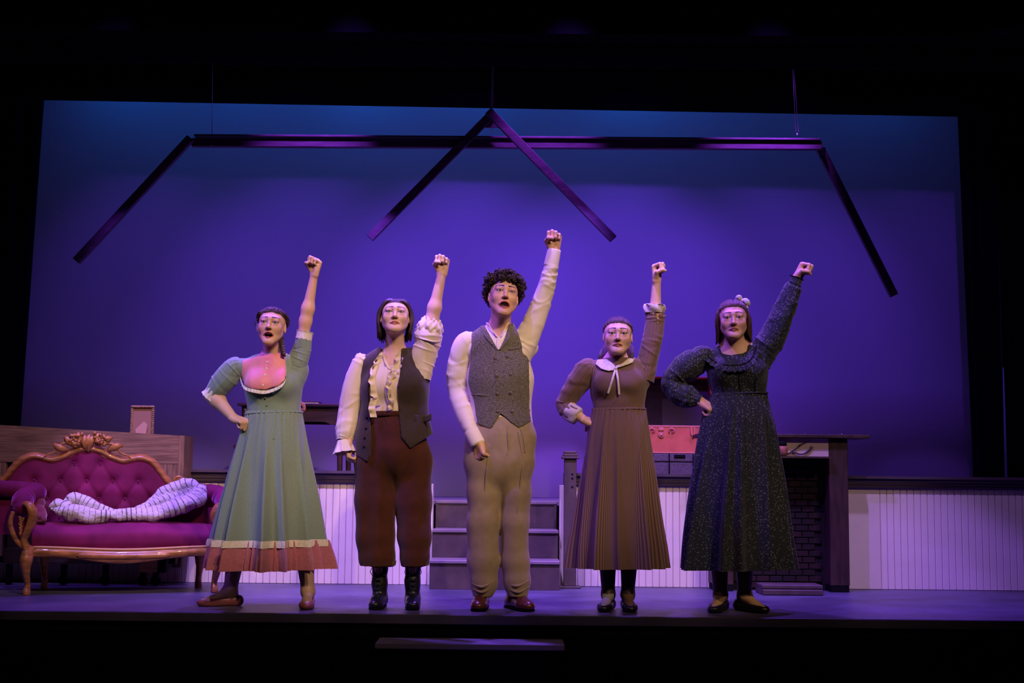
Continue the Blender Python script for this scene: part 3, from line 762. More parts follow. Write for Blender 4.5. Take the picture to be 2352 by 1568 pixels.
def blanket(name, paths, k=.016, h=.006, seed=1, stripe=.030):
    S = SDF(); smp = []
    for pts, R in paths:
        P = sl(pts); C = spline(P, 40); rr = spline(np.array(R, float), 40)[:, 0]; L = np.concatenate([[0], np.cumsum(np.linalg.norm(np.diff(C, axis=0), axis=1))])
        for i in range(0, 39, 3): S.u(d_cone(C[i], C[min(i+3, 39)], rr[i], rr[min(i+3, 39)]), k)
        smp.append((C, L))
    S.cut(d_half(sl([[0, .2, .396]])[0], (0, 0, -1)), .006)
    al = np.concatenate([c for c, _ in smp]); V, F = polygonise(S, al.min(0)-.07, al.max(0)+.07, h)
    N1 = Noise(seed, 26, 20); N2 = Noise(seed+1, 70, 20); N3 = Noise(seed+2, 420, 30)
    nn = vnormals(V, F); V = V+nn*(.013*N1(V)+.007*N2(V)+.0016*N3(V))[:, None]
    best = np.full(len(V), 9e9); vv = np.zeros(len(V)); LL = np.concatenate([l for _, l in smp])
    for i in range(0, len(V), 4000):
        d = ((V[i:i+4000, None, :]-al[None])**2).sum(-1); w = np.exp(-d/.0006)+1e-12; j = d.argmin(1); vv[i:i+4000] = LL[j]*.35+.65*(w*LL[None]*(np.abs(LL[None]-LL[j][:, None]) < .08)).sum(1)/(w*(np.abs(LL[None]-LL[j][:, None]) < .08)).sum(1)
    vv += .004*N1(V); return add(name, V, F, M_knit, throw, uv=np.stack([np.zeros(len(V)), vv/stripe], 1))
blanket('drape', [([on_d(118, 1168, 0.10), on_d(150, 1178, 0.09), on_d(215, 1184, 0.08), on_d(300, 1184, 0.09), on_d(370, 1176, 0.10), on_d(425, 1160, 0.13), on_d(458, 1138, 0.16), on_d(466, 1118, 0.19)], [.024, .036, .038, .038, .046, .052, .052, .035]),
    ([on_d(310, 1180, 0.17), on_d(350, 1168, 0.18), on_d(385, 1152, 0.19), on_d(418, 1138, 0.20), on_d(446, 1126, 0.20)], [.022, .046, .055, .055, .045]),
    ([on_d(300, 1178, 0.20), on_d(345, 1160, 0.21), on_d(380, 1138, 0.21), on_d(412, 1121, 0.21), on_d(442, 1112, 0.20), on_d(462, 1120, 0.19)], [.020, .044, .052, .050, .038, .035])], seed=3, k=.010)
blanket('bunched_end', [([on_d(152, 1176, 0.2), on_d(157, 1154, 0.2), on_d(174, 1146, 0.21), on_d(195, 1154, 0.21), on_d(212, 1163, 0.2), on_d(245, 1174, 0.2), on_d(280, 1180, 0.19)], [.030, .032, .036, .034, .032, .028, .012]), ([on_d(118, 1168, 0.16), on_d(135, 1158, 0.16), on_d(155, 1166, 0.15)], [.016, .026, .024])], seed=13)
# ---- crimson shawl in the left corner
M_crim = mat('crimson_cloth', (0.16, 0.008, 0.03), rough=0.7, sheen=0.5, var=0.3, vscale=30)
cl = SDF(); 
for (px, py, d, r) in ((68, 1150, 0.21, 0.045), (80, 1160, 0.2, 0.045), (88, 1180, 0.13, 0.038), (76, 1190, 0.15, 0.045), (62, 1175, 0.22, 0.045), (96, 1194, 0.07, 0.024)):
    c = sl([on_d(px, py, d)])[0]; cl.u(d_ell(c, (r, r*0.8, r*0.95)), 0.06)
cl.cut(d_half(sl([[0, 0.2, 0.402]])[0], (0, 0, -1)), 0.004)
c = sl([on_d(85, 1170, 0.18)])[0]; V, F = polygonise(cl, c-0.16, c+0.16, 0.008)
N_ = Noise(3, 45); nn = vnormals(V, F); V = V+nn*(0.012*N_(V)+.006*Noise(4, 110)(V))[:, None]
tag(add('crimson_shawl', V, F, M_crim, None, loc=sl([[-SW*0.75, 0.15, 0.40]])[0]), 'crumpled dark crimson shawl in the left corner of the settee', 'shawl')

# ---- wheeled wooden set piece behind the settee
M_pian = wood('brushed_brown_wood', (0.12, 0.060, 0.040), (0.33, 0.185, 0.12), stretch=(1.2, 1, 18), scale=4, rough=0.6)
M_pianv = wood('brushed_brown_wood_upright', (0.12, 0.060, 0.040), (0.33, 0.185, 0.12), stretch=(18, 1, 1.2), scale=4, rough=0.6)
M_ply = wood('yellow_plywood', (0.16, 0.09, 0.02), (0.32, 0.20, 0.06), stretch=(2, 2, 14), scale=3)
YPI = 8.285
tl_, tr_ = A(-60, 972, YPI), A(424, 1000, YPI); brt = A(424, 1063, YPI)
pn = thing('upright_piano_shell', 'brown brushed wooden piano back on casters standing behind the settee', 'piano', ((tl_[0]+tr_[0])/2, YPI, 0))
x0p, x1p = tl_[0], tr_[0]; zl, zr = tl_[2], tr_[2]; zb_ = A(424, 1065, YPI)[2]
V, F = prism([(x0p, zb_), (x1p-0.036, zb_), (x1p-0.036, zr), (x0p, zl)], YPI, YPI+0.045); add('top_rail', V, F, M_pian, pn, smooth=False)
V, F = prism([(x1p-0.035, 0.30), (x1p, 0.30), (x1p, zr), (x1p-0.035, zr)], YPI, YPI+0.235); add('end_stile', V, F, M_pianv, pn, smooth=False)
for px0, px1 in ((354, 409), (-40, 12)):
    a, b = A(px0, 1100, YPI)[0], A(px1, 1100, YPI)[0]; slab('stile', a, b, YPI+0.002, YPI+0.04, 0.17, zb_-0.001, M_pianv, pn, bev=0.003)
slab('back_panel', x0p+0.02, x1p-0.04, YPI+0.10, YPI+0.12, 0.16, zb_, mat('dark_ply', (0.035, 0.02, 0.012), rough=0.8), pn)
slab('top_board', x0p, x1p-0.036, YPI+0.046, YPI+0.235, zr-0.04, zr-0.015, M_pian, pn, bev=0.003)
slab('bottom_rail', x0p, x1p-0.04, YPI+0.045, YPI+0.095, 0.13, 0.22, mat('dark_ply', (0.03, 0.02, 0.01)), pn, bev=0.003)
for px0, px1, m_ in ((316, 358, M_ply), (362, 378, M_black)):
    a, b = A(px0, 1300, YPI-0.1)[0], A(px1, 1300, YPI-0.1)[0]; slab('foot_block', a, b, YPI-0.07, YPI-0.001, 0.085, 0.24, m_, pn, bev=0.003)
for px in (20, 146, 242, 328, 358): 
    a = A(px, 1330, YPI-0.05)[0]
    v, f = lathe([(0.005, -0.011), (0.030, -0.011), (0.033, 0), (0.030, 0.011), (0.005, 0.011)], (a, YPI-0.05, 0.034), 16, rotx(PI/2) @ rotz(0.3)); cs = add('caster', v, f, M_black, pn)
    v, f = bx(a-0.016, a+0.016, YPI-0.066, YPI-0.034, 0.060, 0.130); add('caster_fork', v, f, M_black, cs, smooth=False)
a, b = A(395, 1300, YPI+0.22)[0], A(418, 1300, YPI+0.22)[0]; slab('rear_post', a, b, YPI+0.20, YPI+0.235, 0.10, 0.60, M_pianv, pn, bev=0.003)
slab('rear_rail', a-0.2, b, YPI+0.2355, YPI+0.245, 0.5, 0.56, M_pianv, pn, bev=0.003)
# picture frame on top, seen from behind
fx0, fx1 = A(300, 960, 8.3700)[0], A(354, 960, 8.3700)[0]; fz0 = zr-0.0149; fz1 = A(326, 931, 8.3700)[2]
pf = thing('picture_frame', 'ornate picture frame turned backwards on the piano, easel leg showing', 'picture frame', ((fx0+fx1)/2, 8.3700, fz0))
M_fr = mat('frame_gilt', (0.30, 0.17, 0.11), rough=0.4, spec=0.5, var=0.3, vscale=60, bump=0.8, bscale=90)
wf = 0.017
for nm, a in (('top_bar', (fx0, fx1, fz1-wf, fz1)), ('bottom_bar', (fx0, fx1, fz0, fz0+wf)), ('side_bar', (fx0, fx0+wf, fz0+wf, fz1-wf)), ('side_bar', (fx1-wf, fx1, fz0+wf, fz1-wf))):
    slab(nm, a[0], a[1], 8.3600, 8.3850, a[2], a[3], M_fr, pf, bev=0.005)
bb = []
for i in range(14): bb.append(ball((fx0+0.008+(fx1-fx0-0.016)*i/13, 8.3600, fz1-0.008), 0.0065, 8, 5))
for i in range(16):
    for xx in (fx0+0.007, fx1-0.007): bb.append(ball((xx, 8.3600, fz0+0.01+(fz1-fz0-0.02)*i/15), 0.0055, 8, 5))
add('carved_edge', *join(*bb), M_fr, pf)
slab('backing_card', fx0+wf, fx1-wf, 8.3720, 8.3760, fz0+wf, fz1-wf, mat('brown_card', (0.30, 0.15, 0.12), rough=0.8), pf)
xm_ = (fx0+fx1)/2; V, F = prism([(xm_-0.032, fz0+0.002), (xm_+0.03, fz0+0.002), (xm_+0.038, fz0+0.085), (xm_+0.015, fz0+0.105), (xm_-0.036, fz0+0.055)], 8.3520, 8.3560); add('easel_leg', V, F, mat('pink_card', (0.50, 0.27, 0.24), rough=0.8), pf, smooth=False)

# ---- writing table and bench on the platform
M_dark = wood('dark_walnut', (0.018, 0.008, 0.008), (0.05, 0.022, 0.018), stretch=(2, 8, 8), rough=0.35, coat=0.2)
YT = 9.15
x1t = A(788, 950, YT)[0]; x0t = A(556, 950, YT)[0]; ztp = A(740, 927, YT)[2]; zap = A(740, 972, YT)[2]
tb = thing('writing_table', 'dark walnut writing table with scalloped apron on the platform', 'table', ((x0t+x1t)/2, YT+0.25, PLAT))
slab('tabletop', x0t-0.03, x1t+0.03, YT-0.03, YT+0.55, ztp-0.022, ztp, M_dark, tb, bev=0.006)
ap = [(x0t+0.03, ztp-0.023), (x1t-0.03, ztp-0.023), (x1t-0.03, zap-0.005), (x1t-0.08, zap-0.008), (x1t-0.13, zap+0.012), (x0t+0.13, zap+0.012), (x0t+0.08, zap-0.008), (x0t+0.03, zap-0.005)]
V, F = prism(ap[::-1], YT+0.005, YT+0.025); add('apron', V, F, M_dark, tb, smooth=False)
V, F = prism(ap[::-1], YT+0.495, YT+0.515); add('apron', V, F, M_dark, tb, smooth=False)
for xx in (x0t, x1t-0.0):
    for yy in (YT+0.02, YT+0.50):
        pts = [(xx-(0.02 if xx > x0t else -0.02), yy, ztp-0.0225), (xx-(0.02 if xx > x0t else -0.02), yy, zap-0.03), (xx-(0.018 if xx > x0t else -0.018), yy, PLAT+0.3), (xx-(0.012 if xx > x0t else -0.012), yy-0.004, PLAT)]
        v, f = tube(pts, [0.028, 0.026, 0.021, 0.016], 8, n=12); add('leg', v, f, M_dark, tb)
    slab('side_apron', xx-(0.03 if xx > x0t else -0.01), xx-(0.01 if xx > x0t else -0.03), YT+0.045, YT+0.48, zap, ztp-0.023, M_dark, tb)
bk = thing('book', 'thin dark book lying on the writing table', 'book', (A(718, 924, YT+0.15)[0], YT+0.15, ztp))
bxm = A(718, 924, YT+0.15)[0]
slab('cover', bxm-0.055, bxm+0.055, YT+0.08, YT+0.24, ztp+0.0005, ztp+0.004, mat('book_red', (0.10, 0.02, 0.03), rough=0.6), bk)
slab('pages', bxm-0.050, bxm+0.052, YT+0.085, YT+0.235, ztp+0.0042, ztp+0.016, mat('paper', (0.6, 0.52, 0.45), rough=0.9), bk)
slab('cover', bxm-0.055, bxm+0.055, YT+0.08, YT+0.24, ztp+0.0162, ztp+0.020, mat('book_red', (0.10, 0.02, 0.03)), bk)
YBn = 9.0; xb0, xb1 = A(537, 1030, YBn)[0], A(660, 1030, YBn)[0]; zbn = A(540, 1020, YBn)[2]
bn = thing('bench', 'low dark stool mostly hidden behind the green dress', 'stool', ((xb0+xb1)/2, YBn, PLAT))
slab('seat', xb0, xb1, YBn-0.02, YBn+0.12, zbn-0.03, zbn, M_dark, bn, bev=0.006)
for xx in (xb0+0.03, xb1-0.03):
    for yy in (YBn+0.01, YBn+0.09): slab('leg', xx-0.015, xx+0.015, yy-0.015, yy+0.015, PLAT, zbn-0.0305, M_dark, bn, bev=0.003)

# ---- trunk and open suitcase
YS = 9.05
M_trunk = wood('violet_wicker', (0.05, 0.035, 0.07), (0.11, 0.075, 0.12), stretch=(9, 9, 9), scale=9, rough=0.6)
M_coral = mat('coral_leather', (0.55, 0.12, 0.08), rough=0.45, spec=0.4, var=0.15, vscale=14)
M_brass = mat('coral_hardware', (0.60, 0.20, 0.16), rough=0.35, spec=0.6)
tx0, tx1 = A(1462, 1060, YS)[0], A(1655, 1060, YS)[0]; tz1 = A(1560, 1041, YS)[2]
tk = thing('trunk', 'dark violet panelled trunk under the open coral suitcase', 'trunk', ((tx0+tx1)/2, YS+0.2, PLAT))
slab('body', tx0, tx1, YS, YS+0.40, PLAT, tz1-0.062, M_trunk, tk, bev=0.006)
slab('lid', tx0-0.003, tx1+0.003, YS-0.004, YS+0.40, tz1-0.060, tz1, M_trunk, tk, bev=0.008)
for px in (1537, 1592, 1500):
    a = A(px, 1060, YS)[0]; slab('strap', a-0.004, a+0.004, YS-0.010, YS-0.0042, PLAT+0.01, tz1-0.004, M_black, tk)
a0, a1 = A(1548, 1050, YS)[0], A(1574, 1050, YS)[0]; slab('latch', a0, a1, YS-0.014, YS-0.0045, tz1-0.03, tz1-0.008, M_black, tk, bev=0.003)
for px in (1515, 1606):
    a = A(px, 1060, YS)[0]; slab('panel', a-0.05 if px < 1537 else a-0.03, a+0.05 if px < 1537 else a+0.06, YS-0.0041, YS-0.0005, PLAT+0.03, tz1-0.075, M_trunk, tk, bev=0.002)
cz0, cz1 = tz1+0.0005, A(1560, 978, YS)[2]; cx0, cx1 = A(1470, 1000, YS)[0], A(1648, 1000, YS)[0]
sc_ = thing('suitcase', 'open coral pink suitcase with raised lid and clasps on the trunk', 'suitcase', ((cx0+cx1)/2, YS+0.17, cz0))
body = [bx(cx0, cx1, YS, YS+0.012, cz0, cz1, 0.004), bx(cx0, cx1, YS+0.328, YS+0.34, cz0, cz1, 0.004), bx(cx0, cx0+0.012, YS+0.0121, YS+0.3279, cz0, cz1), bx(cx1-0.012, cx1, YS+0.0121, YS+0.3279, cz0, cz1), bx(cx0+0.012, cx1-0.012, YS+0.012, YS+0.328, cz0, cz0+0.01)]
add('case_body', *join(*body), M_coral, sc_, smooth=False)
slab('body_rim', cx0-0.002, cx1+0.002, YS-0.003, YS+0.006, cz1-0.008, cz1+0.003, M_brass, sc_, bev=0.002)
slab('bottom_edge', cx0-0.002, cx1+0.002, YS-0.003, YS-0.0002, cz0, cz0+0.008, M_brass, sc_, bev=0.001)
lz1 = A(1510, 868, YS+0.36)[2]
lid = [bx(cx0, cx1, YS+0.352, YS+0.362, cz1+0.004, lz1-0.006), bx(cx0, cx0+0.01, YS+0.25, YS+0.352, cz1+0.02, lz1-0.006), bx(cx1-0.01, cx1, YS+0.25, YS+0.352, cz1+0.02, lz1-0.006)]
add('lid', *join(*lid), M_coral, sc_, smooth=False)
slab('lid_rim', cx0-0.002, cx1+0.002, YS+0.245, YS+0.364, lz1-0.006, lz1+0.003, M_coral, sc_, bev=0.003)
M_lin = mat('dark_lining', (0.035, 0.022, 0.035), rough=0.8, var=0.3, vscale=25)
slab('lid_lining', cx0+0.01, cx1-0.01, YS+0.346, YS+0.3515, cz1+0.005, lz1-0.008, M_lin, sc_)
slab('lid_pocket', A(1520, 900, YS+0.34)[0], cx1-0.012, YS+0.338, YS+0.3455, cz1+0.006, cz1+0.21, mat('grey_lining', (0.075, 0.06, 0.085), rough=0.8), sc_, bev=0.003)
def ring(c, r, t): 
    a = np.linspace(0, 2*PI, 20); return tube([(c[0]+r*math.cos(x), c[1], c[2]+r*math.sin(x)) for x in a], t, 8, n=20)
def hasp(px):
    a = A(px, 990, YS)[0]
    o = slab('clasp', a-0.018, a+0.018, YS-0.010, YS-0.0005, cz1-0.035, cz1-0.012, M_brass, sc_, bev=0.003)
    v, f = lathe([(0.002, 0), (0.020, 0), (0.020, 0.006), (0.011, 0.007), (0.010, 0.013), (0.001, 0.014)], (a, YS-0.0005, cz1-0.062), 18, rotx(PI/2)); add('lock_plate', v, f, M_brass, o)
    v, f = ring((a, YS-0.008, cz1-0.062), 0.018, 0.003); add('lock_ring', v, f, M_brass, o)
def dring(px):
    a = A(px, 990, YS)[0]; v, f = tube([(a-0.016, YS-0.004, cz1-0.046), (a-0.014, YS-0.012, cz1-0.022), (a+0.006, YS-0.014, cz1-0.018), (a+0.018, YS-0.012, cz1-0.034), (a+0.004, YS-0.006, cz1-0.046)], 0.005, 8, n=24); add('handle_loop', v, f, M_brass, sc_)
def buckle(px):
    a = A(px, 990, YS)[0]; v, f = tube([(a-0.011, YS-0.004, cz1-0.008), (a-0.011, YS-0.010, cz1-0.05), (a, YS-0.012, cz1-0.068), (a+0.011, YS-0.010, cz1-0.05), (a+0.011, YS-0.004, cz1-0.008)], 0.0045, 8, n=30); o = add('buckle', v, f, M_brass, sc_)
    v, f = ball((a, YS-0.006, cz1-0.078), (0.008, 0.006, 0.007), 10, 6); add('buckle_stud', v, f, M_brass, o)
hasp(1518.5); dring(1542); dring(1497); buckle(1591); buckle(1480); hasp(1620)

# ---- fireplace
YFP = 8.28
M_fp = wood('mantel_wood', (0.022, 0.009, 0.008), (0.06, 0.028, 0.022), stretch=(10, 10, 1.5), scale=3, rough=0.5)
fl0, fl1 = A(1640, 1200, YFP)[0], A(1684, 1200, YFP)[0]; fr0, fr1 = A(1906, 1200, YFP)[0], A(1950, 1200, YFP)[0]
zsh = A(1900, 998, YFP-0.1)[2]; zf0, zf1 = A(1850, 1048, YFP)[2], zsh-0.02
fp = thing('fireplace', 'dark wooden fireplace surround with a broad mantel shelf and brick panel', 'fireplace', ((fl0+fr1)/2, YFP+0.1, 0))
for a, b in ((fl0, fl1), (fr0, fr1)):
    slab('pilaster', a, b, YFP, YFP+0.26, 0.04, zf1-0.001, M_fp, fp, bev=0.004)
    slab('plinth', a+0.004, b-0.004, YFP+0.004, YFP+0.24, 0, 0.0395, M_black, fp)
slab('mantel_shelf', A(1606, 1000, YFP-0.05)[0], A(1999, 1003, YFP-0.05)[0], YFP-0.05, YFP+0.26, zsh-0.0195, zsh+0.004, M_fp, fp, bev=0.004)
slab('frieze_panel', fl1, fr0, YFP+0.004, YFP+0.03, zf0, zf1-0.0005, mat('pale_frieze', (0.60, 0.46, 0.43), rough=0.6), fp)
slab('recess_shade', fl1+0.0005, fr0-0.0005, YFP+0.06, YFP+0.09, zf0-0.05, zf0-0.0005, M_black, fp)  # black strip standing in for the shadow of the recess
slab('brick_backing', fl1+0.0005, fr0-0.0005, YFP+0.14, YFP+0.16, 0.0, zf0-0.0005, mat('soot', (0.010, 0.006, 0.006), rough=0.9), fp)
bwid, bhei = 0.0835, 0.040; zz = 0.012; r = 0; rb = random.Random(5)
bms = [mat('brick_%s' % n, c, rough=0.85, var=0.25, vscale=30) for n, c in (('umber', (0.013, 0.006, 0.006)), ('maroon', (0.020, 0.007, 0.007)), ('sooty', (0.010, 0.006, 0.006)))]
bvv, bff = box((0, 0, 0), (bwid/2-0.003, 0.006, bhei/2-0.003), 0.002); bmes = []
for m_ in bms:
    me = mesh_np('brick', bvv, bff, smooth=False); me.materials.append(m_); bmes.append(me)
while zz+bhei < zf0-0.055:
    x = fl1+(0 if r % 2 else bwid/2)
    while x+bwid < fr0:
        o = bpy.data.objects.new('brick', rb.choice(bmes)); COL.objects.link(o); o.parent = fp
        o.location = np.array([x+bwid/2, YFP+0.1335-rb.random()*0.001, zz+bhei/2])-org(fp); x += bwid
    zz += bhei; r += 1
for px in (1849, 1933):
    v, f = ball(A(px, 996, YFP-0.053)+np.array([0, 0, -0.004]), 0.004, 8, 6); add('stud', v, f, mat('bright_stud', (0.8, 0.8, 0.9), rough=0.2, metal=0.8), fp)
# jar and branch against the frieze, standing on the ledge
slab('ledge', fl1+0.001, fr0-0.001, YFP-0.07, YFP+0.0035, zf0-0.012, zf0-0.0005, M_fp, fp)
jx = A(1796, 1030, YFP-0.034)[0]
jr = thing('clay_jar', 'small reddish clay jar with a dark lid on the mantel ledge', 'jar', (jx, YFP-0.034, zf0-0.0004))
v, f = lathe([(0.002, 0), (0.024, 0), (0.034, 0.02), (0.036, 0.05), (0.030, 0.062), (0.026, 0.064)], (jx, YFP-0.034, zf0-0.0002), 24); add('pot', v, f, mat('red_clay', (0.28, 0.10, 0.07), rough=0.6, var=0.4, vscale=40), jr)
v, f = lathe([(0.024, 0.0645), (0.030, 0.066), (0.031, 0.080), (0.026, 0.092), (0.01, 0.095)], (jx, YFP-0.034, zf0-0.0002), 24); add('lid', v, f, M_black, jr)
brn = thing('bare_branch', 'bare forked twig leaning from the clay jar across the pale frieze', 'branch', A(1805, 1045, YFP-0.008))
def twig(pts, R): v, f = tube([A(px, py, YFP-0.008) for px, py in pts], R, 8, n=20); add('twig', v, f, mat('twig_bark', (0.05, 0.03, 0.03), rough=0.8), brn)
twig([(1800, 1044), (1812, 1041), (1820, 1036), (1832, 1027), (1845, 1018), (1862, 1011)], [0.006, 0.005, 0.005, 0.004, 0.003, 0.0015])
twig([(1818, 1037), (1830, 1041), (1842, 1043), (1852, 1039), (1862, 1031), (1868, 1026)], [0.004, 0.0045, 0.004, 0.005, 0.006, 0.002])
twig([(1862, 1031), (1863, 1027), (1863, 1023)], [0.005, 0.004, 0.0015])
twig([(1832, 1027), (1835, 1022), (1840, 1018)], [0.003, 0.002, 0.001])
# flat boards at the hearth
hz = 0.0
for i, (p0, p1, yf, dep, th) in enumerate(((1752, 1891, 8.02, 0.24, 0.034), (1750, 1890, 8.05, 0.20, 0.026))):
    a, b = A(p0, 1340, yf)[0], A(p1, 1340, yf)[0]
    hb = thing('hearth_board', 'lower of two flat wooden boards stacked at the hearth' if i == 0 else 'upper of two flat wooden boards stacked at the hearth', 'board', ((a+b)/2, yf+dep/2, hz), 'boards at the hearth')
    slab('plank', a, b, yf, yf+dep, hz, hz+th, M_step, hb, bev=0.004)
    slab('edge_strip', a+0.002, b-0.002, yf-0.008, yf-0.0005, hz+0.004, hz+th-0.002, M_step, hb, bev=0.002)
    hz += th+0.0006
# ================================================================== PEOPLE: shared builders
M_skin = mat('skin', (0.6, 0.36, 0.26), rough=0.5, spec=0.35, attr=True, sss=0.08)
M_eye = mat('eyeball', (0.7, 0.7, 0.7), rough=0.25, spec=0.25, attr=True)
M_teeth = mat('teeth_enamel', (0.75, 0.70, 0.62), rough=0.3)
SKIN = {}
class Head:
    """SDF head in its own frame: face towards -y, eyes at z=0, about 0.22 m chin to crown before scaling"""
    def __init__(s, pos, scale, yaw=0, pitch=0, roll=0, opn=0.0, male=False, wide=1.0, smile=0.0, mw=1.0, lid=0.0):
        s.t = np.asarray(pos, float); s.s = scale; s.opn = opn; s.wide = wide; s.male = male; s.mw = mw
        s.R = rotz(math.radians(yaw)) @ rotx(-math.radians(pitch)) @ roty(math.radians(roll))
        S = SDF(); o = opn; j = 1.05 if male else .94; sm = smile
        S.u(d_ell((0, .018, .022), (.074, .092, .0735)))
        S.u(d_ell((0, -.020, -.030), (.059, .066, .080)), .03)
        for q in (-1, 1):
            S.u(d_cone((q*.050*j, -.002, -.050), (q*.017*j, -.064, -.098-o*.8), .018, .016), .03)
            S.u(d_ell((q*.040, -.054, -.030), (.022, .022, .023)), .025)
            S.u(d_cone((0, -.0775, .0165), (q*.040, -.066, .0175), .014, .013), .016)
        S.u(d_ell((0, -.072, -.100-o*.9), (.019, .016, .014)), .02)
        for q in (-1, 1): S.sub(d_ell((q*.031, -.096, -.001), (.019, .0155, .0125)), .010)
        S.u(d_cone((0, -.078, .010), (0, -.100, -.031), .0070, .0090), .011)
        S.u(d_ell((0, -.1025, -.0355), (.0105, .0095, .0085)), .008)
        for q in (-1, 1): S.u(d_ell((q*.0115, -.092, -.0385), (.0072, .009, .0065)), .006)
        for q in (-1, 1):
            S.u(d_ell((q*.031, -.0765, .0050-lid), (.0168, .0129, .0066)), .0035)
            S.u(d_ell((q*.031, -.0735, -.0120), (.0150, .0105, .0055)), .009)
        cz = -.068-o*.5
        for q in (-1, 1):
            S.u(d_cone((q*.0235*mw, -.0765, -.0665+sm-o*.35), (q*.004, -.0885, -.0625+o*.1), .0032, .0046), .004)
            S.u(d_cone((q*.0225*mw, -.0765, -.0685+sm-o*.45), (0, -.0865, -.0745-o), .0032, .0056), .004)
            S.u(d_ell((q*.0735, .020, -.012), (.0080, .016, .027), rotz(q*.35) @ rotx(-.15)), .006)
            S.sub(d_ell((q*.0815, .013, -.010), (.006, .009, .016), rotz(q*.35)), .004)
        if o > 0: S.sub(d_ell((0, -.085, cz), (.0195*mw, .034, .002+o*.58)), .003)
        s.sdf = S; s.cz = cz
    def W(s, p):
        p = np.asarray(p, float)*s.s; 
        if p.ndim == 1: p = p*np.array([s.wide, 1, 1]); return s.R @ p+s.t
        return (p*np.array([s.wide, 1, 1])) @ s.R.T+s.t
    def L(s, V): return ((np.asarray(V)-s.t) @ s.R)/s.s/np.array([s.wide, 1, 1])
    def f(s):
        R = s.R.astype(np.float32); t = s.t.astype(np.float32); k = np.array([1/s.wide, 1, 1], np.float32)/s.s
        return lambda P: s.sdf(((P-t) @ R)*k)*s.s*min(1, s.wide)
    def paint(s, V, col, skin, lips, brow, blush=0.25, stubble=0.0):
        q = s.L(V); x = np.abs(q[:, 0]); y = q[:, 1]; z = q[:, 2]; o = s.opn
        hd = (np.abs(z) < .13) & (y < .12)
        g = np.exp(-(((x-.042)/.020)**2+((z+.032)/.018)**2))*(y < -.02)*blush
        col[:] = col*(1-g[:, None])+np.array([0.62, 0.20, 0.17])*g[:, None]
        if stubble > 0:
            g = stubble*np.clip((-.052-z)/.03, 0, 1)*(y < .0)*hd*np.clip((z+.15)/.03, 0, 1); col[:] = col*(1-g[:, None]*np.array([.5, .55, .55]))
        zc = -.0685-o*.45; rz = .0098+o*.58
        lip = ((x/(.0262*s.mw))**2+((z-zc)/rz)**2 < 1) & (y < -.070); col[lip] = lips
        ins = ((x/(.0198*s.mw))**2+((z-s.cz)/(.002+o*.58))**2 < 1.05) & (y < -.03) & (y > -.0830) if o > 0 else np.zeros(len(x), bool)
        col[ins] = (0.030, 0.006, 0.006)
        if o == 0: col[(np.abs(z+.0685+.0*x) < .0016) & (x < .021) & (y < -.07)] = (0.12, 0.03, 0.03)
        zb = .0205+.0055*(1-((x-.032)/.024)**2); b = (np.abs(z-zb) < .0044*np.clip(1.25-x/.07, .4, 1)) & (x > .011) & (x < .054) & (y < -.045); col[b] = brow
        ls = (x > .0145) & (x < .0475) & (np.abs(z-(-.0004-((x-.031)/.0165)**2*.003)) < .0021) & (y < -.066); col[ls] = (0.02, 0.012, 0.01)
        e = np.exp(-(((x-.031)/.0165)**2+((z-.001)/.0115)**2)**1.5)*(y < -.055)*.55; col[:] = col*(1-e[:, None]*np.array([.8, 1, 1]))  # eye sockets darkened: their shade painted in along with eye makeup
        ns = (np.abs(x-.0068) < .0028) & (np.abs(z+.0440) < .0020) & (y < -.086) & (y > -.101); col[ns] = (0.16, 0.06, 0.045)
    def eyes(s, parent, iris=(0.06, 0.03, 0.015), look=(0, 0)):
        for q in (-1, 1):
            v, f = ball((0, 0, 0), 1.0, 24, 28, rotx(PI/2))
            d = nrm((look[0], -1, look[1])); c = v @ d
            col = np.full((len(v), 3), 0.34); col[c > 0.86] = iris; col[c > 0.965] = (0.004, 0.004, 0.004)
            add('eye', s.W(v*0.0122+np.array([q*.031, -.0762, -.0022])), f, M_eye, parent, col=col)
    def teeth(s, parent):
        v, f = ball((0, -.070, -.0655+s.opn*.02), (.0175, .0115, .0045), 16, 8); add('teeth', s.W(v), f, M_teeth, parent)
def skin_ramp(base):
    return np.asarray(base, float)

